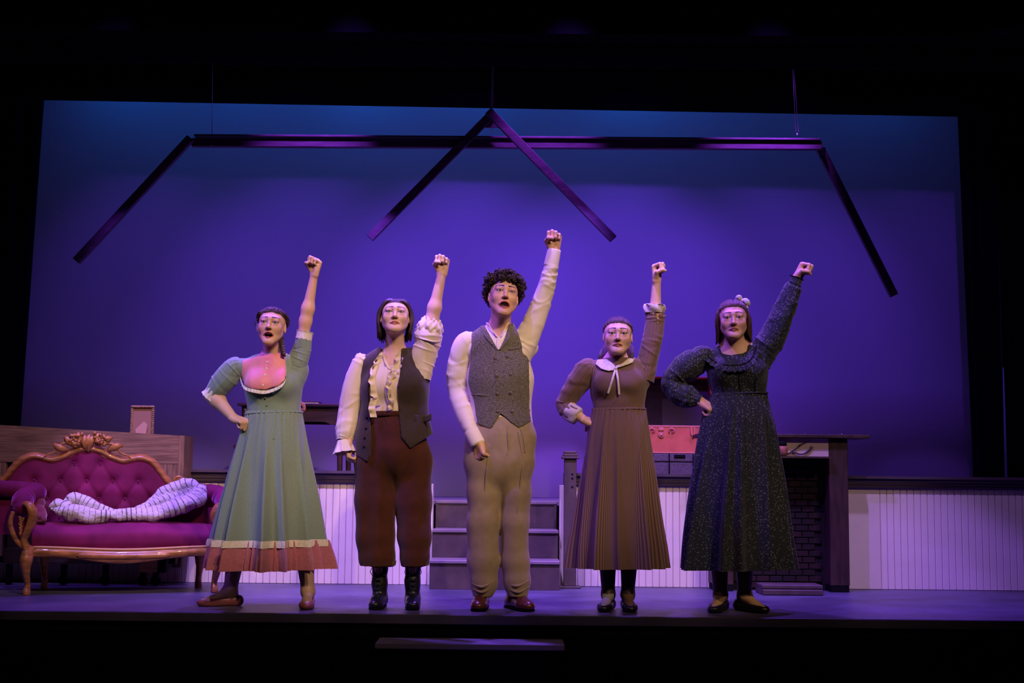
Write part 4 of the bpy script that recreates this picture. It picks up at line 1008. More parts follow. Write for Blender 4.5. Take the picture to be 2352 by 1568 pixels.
def hand(S, wrist, zdir, palm, scale=1.0, mirror=1, curl=(82, 98, 62), spread=0.0, thumb='cross', k=0.0035):
    """adds a hand to SDF S: wrist point, direction to the knuckles, palm normal; thumb on -x*mirror side"""
    z = nrm(zdir); y = -np.asarray(palm, float); y = nrm(y-(y @ z)*z); x = np.cross(y, z)
    Rm = np.stack([x, y, z], 1); W = lambda p: Rm @ (np.array([p[0]*mirror, p[1], p[2]])*scale)+np.asarray(wrist)
    mcp = [(-.029, .003, .084), (-.0095, .000, .089), (.010, .001, .085), (.028, .004, .076)]
    ln = [(.041, .024, .019), (.045, .028, .020), (.041, .026, .019), (.033, .020, .017)]
    rad = [.0100, .0104, .0098, .0086]
    for i, m_ in enumerate(mcp):
        S.u(d_cone(W((m_[0]*.55, 0, 0)), W((m_[0], m_[1]+.002, m_[2]-.006)), .0165*scale, .0120*scale), .012*scale)
    S.u(d_ell(W((-.018, -.010, .035)), np.array((.016, .014, .026))*scale, Rm), .012*scale)
    S.u(d_ell(W((.020, -.008, .035)), np.array((.013, .012, .028))*scale, Rm), .012*scale)
    for i, m_ in enumerate(mcp):
        p = np.array(m_); a = 0
        c = curl if np.ndim(curl[0]) == 0 else curl[i]
        r = rad[i]
        for j in range(3):
            a += math.radians(c[j]); d = np.array([spread*(i-1.5)*0.06*(j == 0), -math.sin(a), math.cos(a)])
            q = p+d*ln[i][j]; S.u(d_cone(W(p), W(q), r*scale*(1.06 if j == 0 else 1), r*scale*.92), k*scale if j else .007*scale); p = q; r *= .93
    if thumb == 'cross': T = [(-.022, -.008, .020), (-.040, -.026, .046), (-.028, -.052, .058), (-.004, -.060, .056)]
    else: T = [(-.022, -.008, .020), (-.044, -.020, .046), (-.050, -.030, .074), (-.046, -.036, .094)]
    R_t = [.0140, .0120, .0102, .0084]
    for j in range(3): S.u(d_cone(W(T[j]), W(T[j+1]), R_t[j]*scale, R_t[j+1]*scale), (.008 if j == 0 else .003)*scale)
    return S
def arm_sdf(sh, el, wr, r=(.046, .036, .025)):
    S = SDF(); sh, el, wr = map(np.asarray, (sh, el, wr)); d = wr-el
    S.u(d_cone(sh, el, r[0], r[1]*.94)); S.u(d_cone(el, el+d*.26, r[1]*.95, r[1]*.99), .03); S.u(d_cone(el+d*.26, wr, r[1]*.98, r[2]), .03)
    return S
def bnd(pts, pad): p = np.asarray(pts); return p.min(0)-pad, p.max(0)+pad
def foot_frame(ankle, d):
    d = nrm((d[0], d[1], 0)); R = np.stack([np.cross(d, (0, 0, 1)), d, [0, 0, 1.0]], 1)
    return R, np.array([ankle[0], ankle[1], 0.0])
def leg_sdf(S, knee, ankle, d, r=(.058, .034), scale=1.0):
    R, o = foot_frame(ankle, d); W = lambda p: R @ (np.array(p)*scale)+o
    knee = np.asarray(knee); an = W((0, 0, .085)); cf = knee+(an-knee)*.32+np.array([0, .012, 0])
    S.u(d_cone(knee, cf, r[0]*.92, r[0]), .02); S.u(d_cone(cf, an, r[0]*.97, r[1]), .03)
    S.u(d_cone(an, W((0, -.035, .035)), r[1]*.9, .026*scale), .02); S.u(d_cone(an, W((0, .09, .034)), r[1]*.85, .024*scale), .025)
    S.u(d_cone(W((0, .09, .034)), W((0, .150, .024)), .026*scale, .018*scale), .02)
    return S
def flat_shoe(name, ankle, d, m, parent, scale=1.0, opening=True, sole=0.004):
    R, o = foot_frame(ankle, d); S = SDF()
    S.u(d_ell((0, -.035, .030), (.034, .042, .036))); S.u(d_cone((0, -.03, .028), (0, .10, .026), .033, .038), .02)
    S.u(d_ell((0, .125, .020), (.039, .055, .028)), .025)
    if opening: S.sub(d_ell((0, .028, .075), (.034, .088, .050)), .006)
    S.cut(d_half((0, 0, 0.001), (0, 0, -1)), .004); S.cut(d_half((0, 0, 0.054), (0, 0.12, 1)), .006)
    V, F = polygonise(xform(S, R, o, scale), o-np.array([.22, .22, .01])*scale, o+np.array([.22, .22, .10])*scale, .0045*scale)
    return add(name, V, F, m, parent)
def wrink(V, F, n, amp):
    N = vnormals(V, F); return V+N*(amp*n(V))[:, None]

# ---- hair
def hair_mat(name, c1, c2):
    def bld(nt, b, tc):
        uv = nd(nt, 'ShaderNodeUVMap'); mp = nd(nt, 'ShaderNodeMapping'); mp.inputs['Scale'].default_value = (14, 1.5, 1); nt.links.new(uv.outputs['UV'], mp.inputs['Vector'])
        n = nd(nt, 'ShaderNodeTexNoise'); n.inputs['Scale'].default_value = 3; n.inputs['Detail'].default_value = 4; nt.links.new(mp.outputs['Vector'], n.inputs['Vector'])
        nt.links.new(ramp(nt, n.outputs['Fac'], [(0.3, c1), (0.7, c2)]), b.inputs['Base Color'])
        bp = nd(nt, 'ShaderNodeBump'); bp.inputs['Strength'].default_value = 0.8; bp.inputs['Distance'].default_value = 0.002
        nt.links.new(n.outputs['Fac'], bp.inputs['Height']); nt.links.new(bp.outputs['Normal'], b.inputs['Normal'])
    return mat(name, c2, rough=0.42, spec=0.45, build=bld)
SC = np.array([0, .020, .024]); SR = np.array([.0765, .095, .0770])
def sdir(phi, th): p, t = math.radians(phi), math.radians(th); return np.array([math.sin(p)*math.cos(t), -math.cos(p)*math.cos(t), math.sin(t)])
def slerp(a, b, t):
    w = math.acos(max(-1, min(1, float(a @ b)))); 
    if w < 1e-4: return a
    return (math.sin((1-t)*w)*a+math.sin(t*w)*b)/math.sin(w)
def scalp(d, off=0.0): return SC+d*(SR+off)
class Locks:
    def __init__(s): s.V = []; s.F = []; s.U = []; s.n = 0; s.rg = random.Random(11)
    def add(s, pts, r, flat=0.55, ns=6, n=12, up=None):
        v, f = tube(pts, [(x*flat, x) for x in r], ns, n=n, up=up); s.V.append(v); s.F += [tuple(i+s.n for i in q) for q in f]
        u0 = s.rg.random()*9; uv = tube_uv(ns, n); uv[:, 0] += u0; s.U.append(uv); s.n += len(v)
    def build(s, head, m, parent, name='hair', extra=None):
        V = np.concatenate(s.V); U = np.concatenate(s.U); V = head.W(V); F = s.F
        if extra is not None:
            v, f = extra; n = len(V); V = np.concatenate([V, v]); U = np.concatenate([U, np.stack([v[:, 0]*40, v[:, 2]*8], 1)]); F = F+[tuple(int(i)+n for i in q) for q in f]
        return add(name, V, F, m, parent, uv=U)
def hair_cap(head, hairline, off=0.004, h=0.005):
    """skull cap whose lower edge follows hairline(phi)->elevation degrees"""
    nu, nv = 64, 20; V = []
    for i in range(nv):
        for j in range(nu):
            phi = -180+360*j/nu; t0 = hairline(abs(phi)); th = t0+(90-t0)*(i/(nv-1)); V.append(scalp(sdir(phi, th), off*min(1, i/4)-.0012*(i == 0)))
    return head.W(np.array(V)), [tuple(q) for q in grid_faces(nu, nv, True)]

# ---- garments
def local_frame(c, top, yaw):
    z = nrm(np.asarray(top)-np.asarray(c)); y = nrm(np.array([0, 1.0, 0])-z*z[1]); x = np.cross(y, z)
    Rm = np.stack([x, y, z], 1); return Rm @ rotz(math.radians(yaw))
def torso(c, Rm, hw, hb, L, sw, bust=0.0, sy=0.68, hip=None, slope=0.03, bz=None, trap=0.05):
    """torso SDF (world) from waist centre c; hw/hb half widths at waist and chest, L waist to neck base, sw half shoulder span"""
    S1 = SDF(); bz = bz or L*0.46
    S1.u(d_cone((0, 0, -.02), (0, 0, bz*.9), hw, hb*.985)); S1.u(d_cone((0, 0, bz*.9), (0, .006, L*.72), hb*.985, hb*.84), .03)
    if hip: S1.u(d_cone((0, 0, -.02), (0, 0, -hip[0]), hw, hip[1]), .03); S1.u(d_cone((0, 0, -hip[0]), (0, 0, -hip[0]-.12), hip[1], hip[1]*1.0), .03)
    S = SDF(); S.u(squash(S1, (0, 0, 0), np.eye(3), sy))
    for q in (-1, 1): S.u(d_cone((0, .012, L*.86), (q*sw, .012, L*.86-slope), .05, .046), .05)
    S.u(d_cone((0, .012, L*.80), (0, .016, L*1.0), .072, trap), .04)
    if bust > 0:
        for q in (-1, 1): S.u(d_ell((q*hb*.43, -hb*sy*.66, bz*.93), (hb*.42, bust, hb*.40)), .05)
    return xform(S, Rm, c)
def uv_round(V, c, Rm, per=1.0):
    q = (V-c) @ Rm; return np.stack([np.arctan2(q[:, 0], -q[:, 1])/(2*PI)*per, q[:, 2]*1.0], 1)
def sleeve(pts, R, seed, ns=44, n=90, amp=0.006, rings=9, gather=0.0, up=None, twist=1.0, cap=False):
    rs = np.random.RandomState(seed); a = rs.uniform(0, 6.28, 12); N = int(rings*5)
    s0 = rs.uniform(.05, .98, N); t0 = rs.uniform(0, 6.28, N); sl_ = rs.normal(0, .07, N)*twist; wd = rs.uniform(.008, .026, N); am = rs.uniform(.3, 1.1, N)*np.where(rs.rand(N) < .3, -1, 1); sp = rs.uniform(1.0, 2.2, N)
    def dp(t, s):
        D = np.zeros_like(t)
        for i in range(N):
            D += am[i]*np.exp(-((s-s0[i]-sl_[i]*np.sin(t-t0[i]+a[i % 12]))/wd[i])**2)*np.clip(np.cos((t-t0[i])), 0, 1)**sp[i]
        env = np.clip(np.minimum(s, 1-s)*9+.1, 0, 1)
        return amp*.9*D*env+gather*(np.sin(14*t+a[6])*(1-s)**3+np.sin(12*t+a[7])*s**3)+amp*.45*np.sin(2*t+a[8]+s*4)+amp*.3*np.sin(3*t+a[9]-s*7)
    v, f = tube(pts, R, ns, n=n, cap=cap, disp=dp, up=up); return v, f, tube_uv(ns, n)
def ribbon(pts, width, wav, freq, nrm_dir, n=120, nw=7, phase=0.0, flare=1.0, thick=0.0):
    """ruffle: strip along pts, hanging by `width` vector, edge waving along nrm_dir"""
    C = spline(np.asarray(pts, float), n); width = np.asarray(width, float); nd_ = np.asarray(nrm_dir, float); V = []
    if width.ndim == 1: width = np.repeat(width[None], n, 0)
    else: width = spline(width, n)
    for i in range(n):
        for j in range(nw):
            t = j/(nw-1); w = wav*t**flare*(math.sin(freq*i/n*2*PI+phase)+.45*math.sin(freq*1.7*i/n*2*PI+phase*2+1))
            V.append(C[i]+width[i]*t+nd_*w)
    V = np.array(V); uv = np.array([(i/n, j/(nw-1)) for i in range(n) for j in range(nw)]); return V, grid_faces(nw, n), uv
def skirt(rows, Y0, folds, amp, dr=(0.66, 0.80), ns=300, n=90, seed=1, gather=0.006, hem_fn=None, sharp=1.6, ycen=0.0, phase_drift=0.6, tconst=None, pleats=None):
    """rows (py, xl, xr) top to bottom in photo pixels at depth Y0"""
    rs = np.random.RandomState(seed); P = []
    for py, xl, xr in rows:
        a, b = A(xl, py, Y0), A(xr, py, Y0); P.append(((a[0]+b[0])/2, (a[2]+b[2])/2, (b[0]-a[0])/2, (b[2]-a[2])))
    Q = spline(np.array(P), n); th = np.linspace(0, 2*PI, ns, endpoint=False); t = np.linspace(0, 1, n)[:, None]
    base = np.zeros((1, ns))
    k = []; 
    for m_ in range(folds): k.append((m_+rs.uniform(-.28, .28))/folds*2*PI)
    k = np.array(k); wd = 2*PI/folds*rs.uniform(.15, .32, folds); am = rs.uniform(.55, 1.15, folds); dr_ = rs.uniform(-1, 1, folds)*.12*phase_drift; st = rs.uniform(0, .35, folds)
    D = np.zeros((n, ns)); tt_ = t; t = t if tconst is None else np.full_like(t, tconst)
    for i in range(folds):
        dd = (th[None, :]-k[i]-dr_[i]*(t-.5)+PI) % (2*PI)-PI
        D += am[i]*np.exp(-np.abs(dd/(wd[i]*(.55+.45*t)))**sharp)*np.clip((t-st[i])/(1-st[i]), 0, 1)**.8
    D -= 0.60*D.max(1, keepdims=True)
    tD = t; t = tt_
    ga = gather*np.sin(th[None, :]*int(folds*3.1)+rs.uniform(0, 6))*np.exp(-t*5)+gather*.7*np.sin(th[None, :]*int(folds*2.3)+2+t*2)*np.exp(-t*3)
    hw = Q[:, 2][:, None]; dep = dr[0]+(dr[1]-dr[0])*t
    r = 1+amp*D*np.minimum(1, tD*1.6+.08)
    if pleats: r = r+pleats[1]*(.25+.75*t**.7)*(np.sin(pleats[0]*th+1.3*np.sin(3*th))[None, :]+.5*np.sin(int(pleats[0]*1.63)*th+2*np.sin(2*th))[None, :])
    X = Q[:, 0][:, None]+(hw*r+ga)*np.cos(th)[None, :]; Yv = Y0+ycen*t+(hw*dep*r+ga)*np.sin(th)[None, :]
    Z = Q[:, 1][:, None]+Q[:, 3][:, None]*.5*np.cos(th)[None, :]+0*X
    if hem_fn is not None: Z += hem_fn(th)[None, :]*t**3
    V = np.stack([X, Yv, Z], -1).reshape(-1, 3); uv = np.stack(np.broadcast_arrays(th[None, :]/(2*PI), t*1.0), -1).reshape(-1, 2)
    return V, grid_faces(ns, n, True)[:, ::-1], uv
def buttons(pts, r, m, parent, name='button', off=0.004, sy=.5):
    for p in pts:
        v, f = lathe([(0.0005, 0), (r, 0), (r, r*.35), (r*.8, r*.55), (r*.3, r*.5), (0.0005, r*.45)], (0, 0, 0), 14, rotx(PI/2)); add(name, v+np.asarray(p), f, m, parent)
def front_y(f, x, z, y0, y1=None, n=220):
    """first hit of a ray travelling +y at (x, z)"""
    ys = np.linspace(y0, y1 if y1 else y0+.5, n); d = f(np.stack([np.full(n, x), ys, np.full(n, z)], 1).astype(np.float32)); i = np.argmax(d < 0)
    return ys[i] if d[i] < 0 else y0+.25
def px_hit(f, px, py, Y0, span=.35):
    """point where the sight line through the photo pixel meets SDF f around depth Y0"""
    ys = np.linspace(Y0-span, Y0+span, 240); P = np.stack([A(px, py, y) for y in ys]).astype(np.float32); d = f(P); i = np.argmax(d < 0)
    return P[i].astype(float) if d[i] < 0 else A(px, py, Y0-.1)
def px_of(P):
    d = np.asarray(P, np.float32)-np.array([0, 0, CAM_H], np.float32); zc = d @ F_.astype(np.float32)
    return np.stack([1176+FPX*(d @ R_.astype(np.float32))/zc, 784-FPX*(d @ U_.astype(np.float32))/zc], 1)
def d_ppx(pts):
    """outline drawn as seen from the front (photo pixels), as a distance in metres near the performers"""
    g = d_poly(pts); k = 7.0/FPX
    def f(P):
        q = px_of(P); return g(np.stack([q[:, 0], q[:, 0]*0, q[:, 1]], 1))*k
    return f
def poly_w(pts, Y): return [(lambda q: (q[0], q[2]))(A(px, py, Y)) for px, py in pts]
def front_only(c): return lambda P: P[:, 1]-c
def mic(head, parent, side=-1, L=0.045):
    m_ = mat('mic_beige', (0.25, 0.15, 0.11), rough=0.5)
    pts = [(side*.080, .0, .005), (side*.079, -.015, -.02), (side*.070, -.045, -.045), (side*.060, -.045-L*.6, -.055)]
    v, f = tube(head.W(np.array(pts)), 0.0013, 6, n=16); o = add('headset_microphone', v, f, m_, parent)
    v, f = ball(head.W(np.array(pts[-1])), 0.0032, 8, 6); add('capsule', v, f, m_, o)
# ================================================================== PERSON IN THE GREEN DRESS
Y0 = 7.0
def make_body(parent, pieces, paint, skin):
    parts = []; cols = []
    for (S, lo, hi, h) in pieces:
        V, F = polygonise(S, lo, hi, h); parts.append((V, F))
    V, F = mergeq(*parts); col = np.tile(np.asarray(skin, float), (len(V), 1))
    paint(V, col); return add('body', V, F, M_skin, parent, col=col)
def fabric_plain(name, color, rough=0.85, sheen=0.2, bump=0.25, bscale=500, var=0.12, vscale=60, spec=0.2):
    return mat(name, color, rough=rough, spec=spec, sheen=sheen, bump=bump, bscale=bscale, var=var, vscale=vscale)
M_lace = fabric_plain('white_lace', (0.72, 0.66, 0.60), bump=0.8, bscale=260)
M_btnw = mat('pearl_button', (0.75, 0.68, 0.6), rough=0.25, spec=0.6)

HL = lambda a: 28-a*.05 if a < 40 else (26-(a-40)*.50 if a < 92 else max(-30, 0-(a-92)*.8))
def person_green():
    q = lambda px, py, dy=0.0: A(px, py, Y0+dy)
    base = G(605, 1386); base[1] = Y0
    p = thing('person', 'person in sage green dress with pink bib and ruffled hem raising a fist', 'person', (base[0], Y0, 0), 'five performers in a row')
    skin = np.array([0.66, 0.40, 0.29])
    H = Head(q(624, 747, -.06), 0.955, yaw=2, pitch=8, roll=3, opn=0.015, wide=1.0, mw=1.12, smile=.003)
    wc = q(629, 947); nb = q(627, 815, 0.0); Rm = local_frame(wc, nb, 2); L = np.linalg.norm(nb-wc)
    T = torso(wc, Rm, .142, .150, L, .135, bust=.060, sy=.70, slope=.025, bz=.15)
    sh_l, el_l, wr_l = q(549, 845), q(487, 905, .03), q(536, 960, -.06)
    sh_r, el_r, wr_r = q(684, 852, .01), q(702, 737, -.02), q(722, 631, -.05)
    neck0 = H.W((0, .026, -.060)); neck1 = nb+np.array([0, .02, -.04])
    HN = SDF().u(H.f()); HN.u(d_cone(neck0, neck1, .046, .050), .025); HN.u(d_cone(neck1, neck1+np.array([0, 0, -.06]), .05, .07), .04)
    AL = arm_sdf(sh_l, el_l, wr_l, (.044, .040, .0245)); hand(AL, wr_l, (.85, -.30, -.30), (-.2, .4, -.9), .92, mirror=-1)
    AR = arm_sdf(sh_r, el_r, wr_r, (.040, .0315, .0205)); hand(AR, wr_r, (.16, 0, 1), (-.75, -.65, .1), .93)
    LG = SDF(); an1 = q(528, 1372, .03); an1[2] = 0; an2 = q(707, 1378, .0); an2[2] = 0
    d1 = (-1, -.28, 0); d2 = (.10, -1, 0)
    leg_sdf(LG, q(546, 1245, .03), an1, d1, (.050, .035), .93); leg_sdf(LG, q(695, 1235, .01), an2, d2, (.050, .034), .93)
    BT = SDF().u(torso(wc, Rm, .115, .125, L, .11, sy=.60)); BT.u(d_cone(wc+(-.04, 0, -.03), q(548, 1240, .03), .06, .035), .02); BT.u(d_cone(wc+(.04, 0, -.03), q(690, 1235, .01), .06, .035), .02)
    pcs = [(HN, *bnd([H.t+(.0, .04, .03), neck1], (.12, .17, .13)), .0024), (AL, *bnd([sh_l, el_l, wr_l, wr_l+(.1, -.05, -.03)], .095), .004), (AR, *bnd([sh_r, el_r, wr_r, wr_r+(0, 0, .1)], .095), .0034),
           (LG, *bnd([q(553, 1190), q(690, 1190), an1, an2, an1+(-.2, 0, 0), an2+(0, -.2, 0)], .07), .006), (BT, *bnd([wc, nb, q(553, 1190), q(690, 1180)], .2), .014)]
    def paint(V, col):
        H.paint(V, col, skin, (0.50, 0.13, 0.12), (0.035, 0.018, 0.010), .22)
        lo = V[:, 2] < .32; col[lo] = (0.42, 0.27, 0.20)
    make_body(p, pcs, paint, skin); H.eyes(p); H.teeth(p); mic(H, p, -1)
    # hair: drawn back from a parting, braid over the far shoulder
    hm = hair_mat('brown_hair', (0.018, 0.009, 0.005), (0.085, 0.045, 0.022))
    K = Locks(); rg = random.Random(2)
    hl = HL
    for i in range(190):
        ph = rg.uniform(-1, 1)*105; a = sdir(ph, hl(abs(ph))+rg.uniform(-3, 9)); b = sdir(150*(1 if ph > 0 else -1)+rg.uniform(-15, 15), -8+rg.uniform(-10, 10))
        mid = sdir(ph*1.15+(8 if ph > 0 else -8), hl(abs(ph))+24+rg.uniform(-6, 8))
        pts = [scalp(a, -.002), scalp(nrm(a*.7+mid*.3), .002+rg.random()*.003), scalp(mid, .004+rg.random()*.005), scalp(nrm(mid*.5+b*.5), .009), scalp(b, .008)]
        K.add(pts, [.0015, .0045, .0060, .0065, .004])
    for i in range(30):                        # rolled twists along the temples
        s = 1 if i % 2 else -1; j = i//2; t = j/14; c = scalp(sdir(s*(58+70*t), 26-30*t), .003)
        K.add([c+np.array([0, -.008, .012]), c+np.array([s*.010, -.004, .002]), c+np.array([s*.004, .006, -.012])], [.003, .007, .003], n=8)
    for s in (0, 1):                           # braid
        for j in range(9):
            c = np.array([.052+.004*j, .030-.004*j, -.055-.0135*j]); w = .012 if (j+s) % 2 else -.012
            K.add([c+np.array([-w, -.008, .010]), c+np.array([0, -.014, 0]), c+np.array([w*.8, -.004, -.012])], [.006, .009, .006], n=8)
    for i in range(10):                        # loose wisps
        s = -1 if i < 6 else 1; a = scalp(sdir(s*(70+rg.uniform(0, 30)), 15+rg.uniform(-15, 15)), .006)
        K.add([a, a+np.array([s*.010, -.004, -.012]), a+np.array([s*(.012+.01*rg.random()), .0, -.03-rg.random()*.02])], [.0012, .001, .0006], n=8, flat=1)
    K.build(H, hm, p, extra=hair_cap(H, hl))
    # dress
    M_g = fabric_plain('sage_linen', (0.205, 0.275, 0.255), bump=0.2, bscale=600, var=0.07, vscale=120)
    M_p = mat('pink_satin', (0.74, 0.23, 0.29), rough=0.5, spec=0.35, sheen=0.3, bump=0.15, bscale=60)
    M_r = fabric_plain('dusty_rose_cotton', (0.42, 0.135, 0.185))
    B = SDF().u(T); B.u(d_cone(sh_l+(.01, 0, 0), sh_l, .052, .050), .03); B.u(d_cone(sh_r+(-.01, 0, -.02), sh_r, .055, .050), .04)
    B.cut(d_half(wc+(0, 0, -.025), -Rm[:, 2]), 0); B.cut(d_half(q(626, 816), (0, .15, 1)), .004)
    V, F = polygonise(B, *bnd([wc, nb, sh_l, sh_r], .20), .0055); V = relax(V, F, 1)
    fold = Noise(21, 60, 20, (1.6, 1, .45)); V = wrink(V, F, fold, .0022)
    dress = add('dress_bodice', V, F, M_g, p)
    v, f, uv = skirt([(944, 566, 693), (958, 561, 696), (1000, 549, 703), (1060, 535, 713), (1120, 523, 723), (1180, 511, 733), (1246, 499, 744)], Y0, 12, .46, seed=3, sharp=1.35, gather=.0035, dr=(.76, .80))
    sk = add('skirt', v, f, M_g, p, uv=uv)
    v, f, uv = skirt([(1240, 498, 745), (1256, 494, 748), (1282, 487, 754), (1306, 482, 757)], Y0, 12, .46, seed=3, sharp=1.35, gather=.0, dr=(.80, .82), n=36, tconst=1.0, pleats=(37, .045), ns=420)
    add('hem_ruffle', v, f, M_r, sk, uv=uv)
    v, f, uv = skirt([(1238, 498, 745), (1246, 496, 747), (1254, 495, 748)], Y0, 12, .46, seed=3, sharp=1.35, gather=.0, dr=(.81, .83), n=12, tconst=1.0, pleats=(44, .006), ns=420); add('lace_trim', v, f, M_lace, sk, uv=uv)
    hw_ = 0.155; pts = [wc+Rm @ np.array([.146*math.cos(t), .146*.72*math.sin(t), -.004]) for t in np.linspace(0, 2*PI, 60)]
    v, f = tube(pts, [(.005, .012)]*60, 10, n=60, up=(0, 0, 1)); add('waistband', v, f, M_g, dress)
    # bib
    yk = SDF().u(T).off(.006); yk.onion(.0055)
    yk.cut(d_ppx([(549, 842), (560, 828), (590, 818), (600, 806), (655, 806), (656, 835), (657, 860), (654, 874), (640, 886), (610, 895), (580, 893), (562, 886), (556, 872)]), .002); yk.cut(front_only(Y0+.02), 0)
    yk.cut(d_half(q(626, 818), (0, .15, 1)), .003)
    V, F = polygonise(yk, *bnd([q(540, 900, -.2), q(665, 800, .1)], .02), .005); V = wrink(V, F, Noise(4, 55, 16, (1.8, 1, .5)), .003); bib = add('bib', V, F, M_p, dress)
    fr_ = SDF().u(T).off(.012)
    edge = [(549, 844), (553, 866), (561, 885), (582, 893), (611, 896), (640, 886), (654, 874), (658, 858), (656, 832)]
    C = np.array([px_hit(fr_, x, y, Y0) for x, y in edge])
    v, f, uv = ribbon(C, np.array([0, -.006, -.019]), .005, 26, (0, -1, 0), n=180, nw=6); add('lace_trim', v, f, M_lace, bib, uv=uv)
    bt = [px_hit(fr_, x, y, Y0) for x, y in ((614, 832), (612, 846), (609, 861), (604, 884))]; buttons(bt, .006, M_btnw, bib)
    bt = [px_hit(SDF().u(T).off(.004), x, y, Y0) for x, y in ((609, 913), (613, 930))]; buttons(bt, .0055, fabric_plain('sage_button', (0.2, 0.26, 0.2)), dress)
    C = [px_hit(fr_, x, y, Y0) for x, y in ((614, 820), (611, 850), (605, 893))]
    v, f, uv = ribbon(np.array(C)+(-.012, 0, 0), np.array([.020, -.002, 0]), .002, 6, (0, -1, 0), n=40, nw=5); add('placket', v, f, M_p, bib, uv=uv)
    # stand collar with a frill
    cc = q(627, 812, .01); ring_ = [cc+np.array([.060*math.cos(t), .056*math.sin(t), .006*math.sin(t)]) for t in np.linspace(0, 2*PI, 50)]
    V = []; 
    for j, (dz, k_) in enumerate(((-.030, 1.12), (-.012, 1.02), (.006, 1.0), (.014, 1.06))):
        for i, r_ in enumerate(ring_[:-1]): w = .004*math.sin(i*1.9)*(j == 3); V.append(cc+(r_-cc)*np.array([k_+w*8, k_+w*8, 1])+np.array([0, 0, dz+w]))
    add('stand_collar', np.array(V), grid_faces(49, 4, True)[:, ::-1], M_p, dress)
    # sleeves
    v, f, uv = sleeve([q(556, 838), q(540, 845), q(517, 872), q(497, 898, .015), q(491, 906, .02)], [.040, .062, .064, .054, .047], 5, amp=.005, gather=.004, rings=4); sv = add('sleeve', v, f, M_g, p, uv=uv)
    e1, e2 = q(497, 898, .015), q(489, 908, .02); d = nrm(e2-e1)
    v, f = tube([e1, e2, e2+d*.02], [.052, .052, .057], 40, n=10, cap=False, disp=lambda t, s: .004*np.sin(12*t)*s); add('cuff_lace', v, f, M_lace, sv)
    v, f, uv = sleeve([q(668, 868), q(682, 835), q(692, 806), q(698, 776, -.01)], [.060, .056, .050, .043], 8, amp=.005, gather=.003, rings=3); sv = add('sleeve', v, f, M_g, p, uv=uv)
    e1, e2 = q(697, 780, -.01), q(700, 766, -.01); v, f = tube([e1, e2, e2+nrm(e2-e1)*.012], [.044, .043, .047], 40, n=10, cap=False, disp=lambda t, s: .003*np.sin(12*t)*s); add('cuff_lace', v, f, M_lace, sv)
    # sash tie
    fr2 = SDF().u(T).off(.01)
    for dx in (0, 5):
        C = [q(617+dx*.6, 952, -.112), q(619+dx, 980, -.122), q(621+dx*1.4, 1008, -.13)]; v, f = tube(C, [(.002, .006)]*3, 8, n=30, disp=lambda t, s: .0015*np.sin(s*70)); add('sash_tie', v, f, M_g, dress)
    v, f = tube([q(690, 925, .06), q(697, 930, .05), q(698, 940, .05), q(691, 942, .06)], [(.003, .010)]*4, 8, n=20); add('back_bow', v, f, M_r, dress)
    ms = mat('mauve_leather', (0.22, 0.06, 0.07), rough=0.4, spec=0.5)
    flat_shoe('shoe', an1, d1, ms, p, .95); flat_shoe('shoe', an2, d2, ms, p, .95)
    return p
person_green()
# ================================================================== PERSON IN VEST AND RUST TROUSERS
def leg_tube_sdf(rows, Y, sy, k=.03):
    """one trouser leg: rows (py, xl, xr, dy)"""
    S = SDF(); P = [(A((xl+xr)/2, py, Y+dy), (A(xr, py, Y+dy)[0]-A(xl, py, Y+dy)[0])/2) for py, xl, xr, dy in rows]
    for (a, ra), (b, rb) in zip(P[:-1], P[1:]): S.u(d_cone(a*np.array([1, 1/sy, 1]), b*np.array([1, 1/sy, 1]), ra, rb), k)
    return lambda Q: S(Q*np.array([1, 1/sy, 1], np.float32))*(.5+.5*sy)
def trousers(name, legs, hips, Y, m, parent, hem, sy=.85, hsy=.70, wr=None, top=None, h=.0065, amp=.004, crease=True):
    S = SDF(); L = [leg_tube_sdf(r, Y, sy) for r in legs]
    S.u(L[0]); S.u(L[1], .012); S.u(leg_tube_sdf(hips, Y, hsy), .03)
    ys = [A(r[-1][1], r[-1][0], Y) for r in legs]; zlo = min(y[2] for y in ys)
    S.cut(d_half((0, 0, zlo), (0, 0, -1)), .004)
    if top is not None: S.cut(d_half(top, (0, 0, 1)), .004)
    pts = [A(x, py, Y) for r in legs+[hips] for (py, x1, x2, dy) in r for x in (x1, x2)]
    lo, hi = bnd(pts, (.03, .22, .03)); V, F = polygonise(S, lo, hi, h); V = relax(V, F, 1)
    if wr: V = wrink(V, F, wr, amp)
    return add(name, V, F, m, parent), S
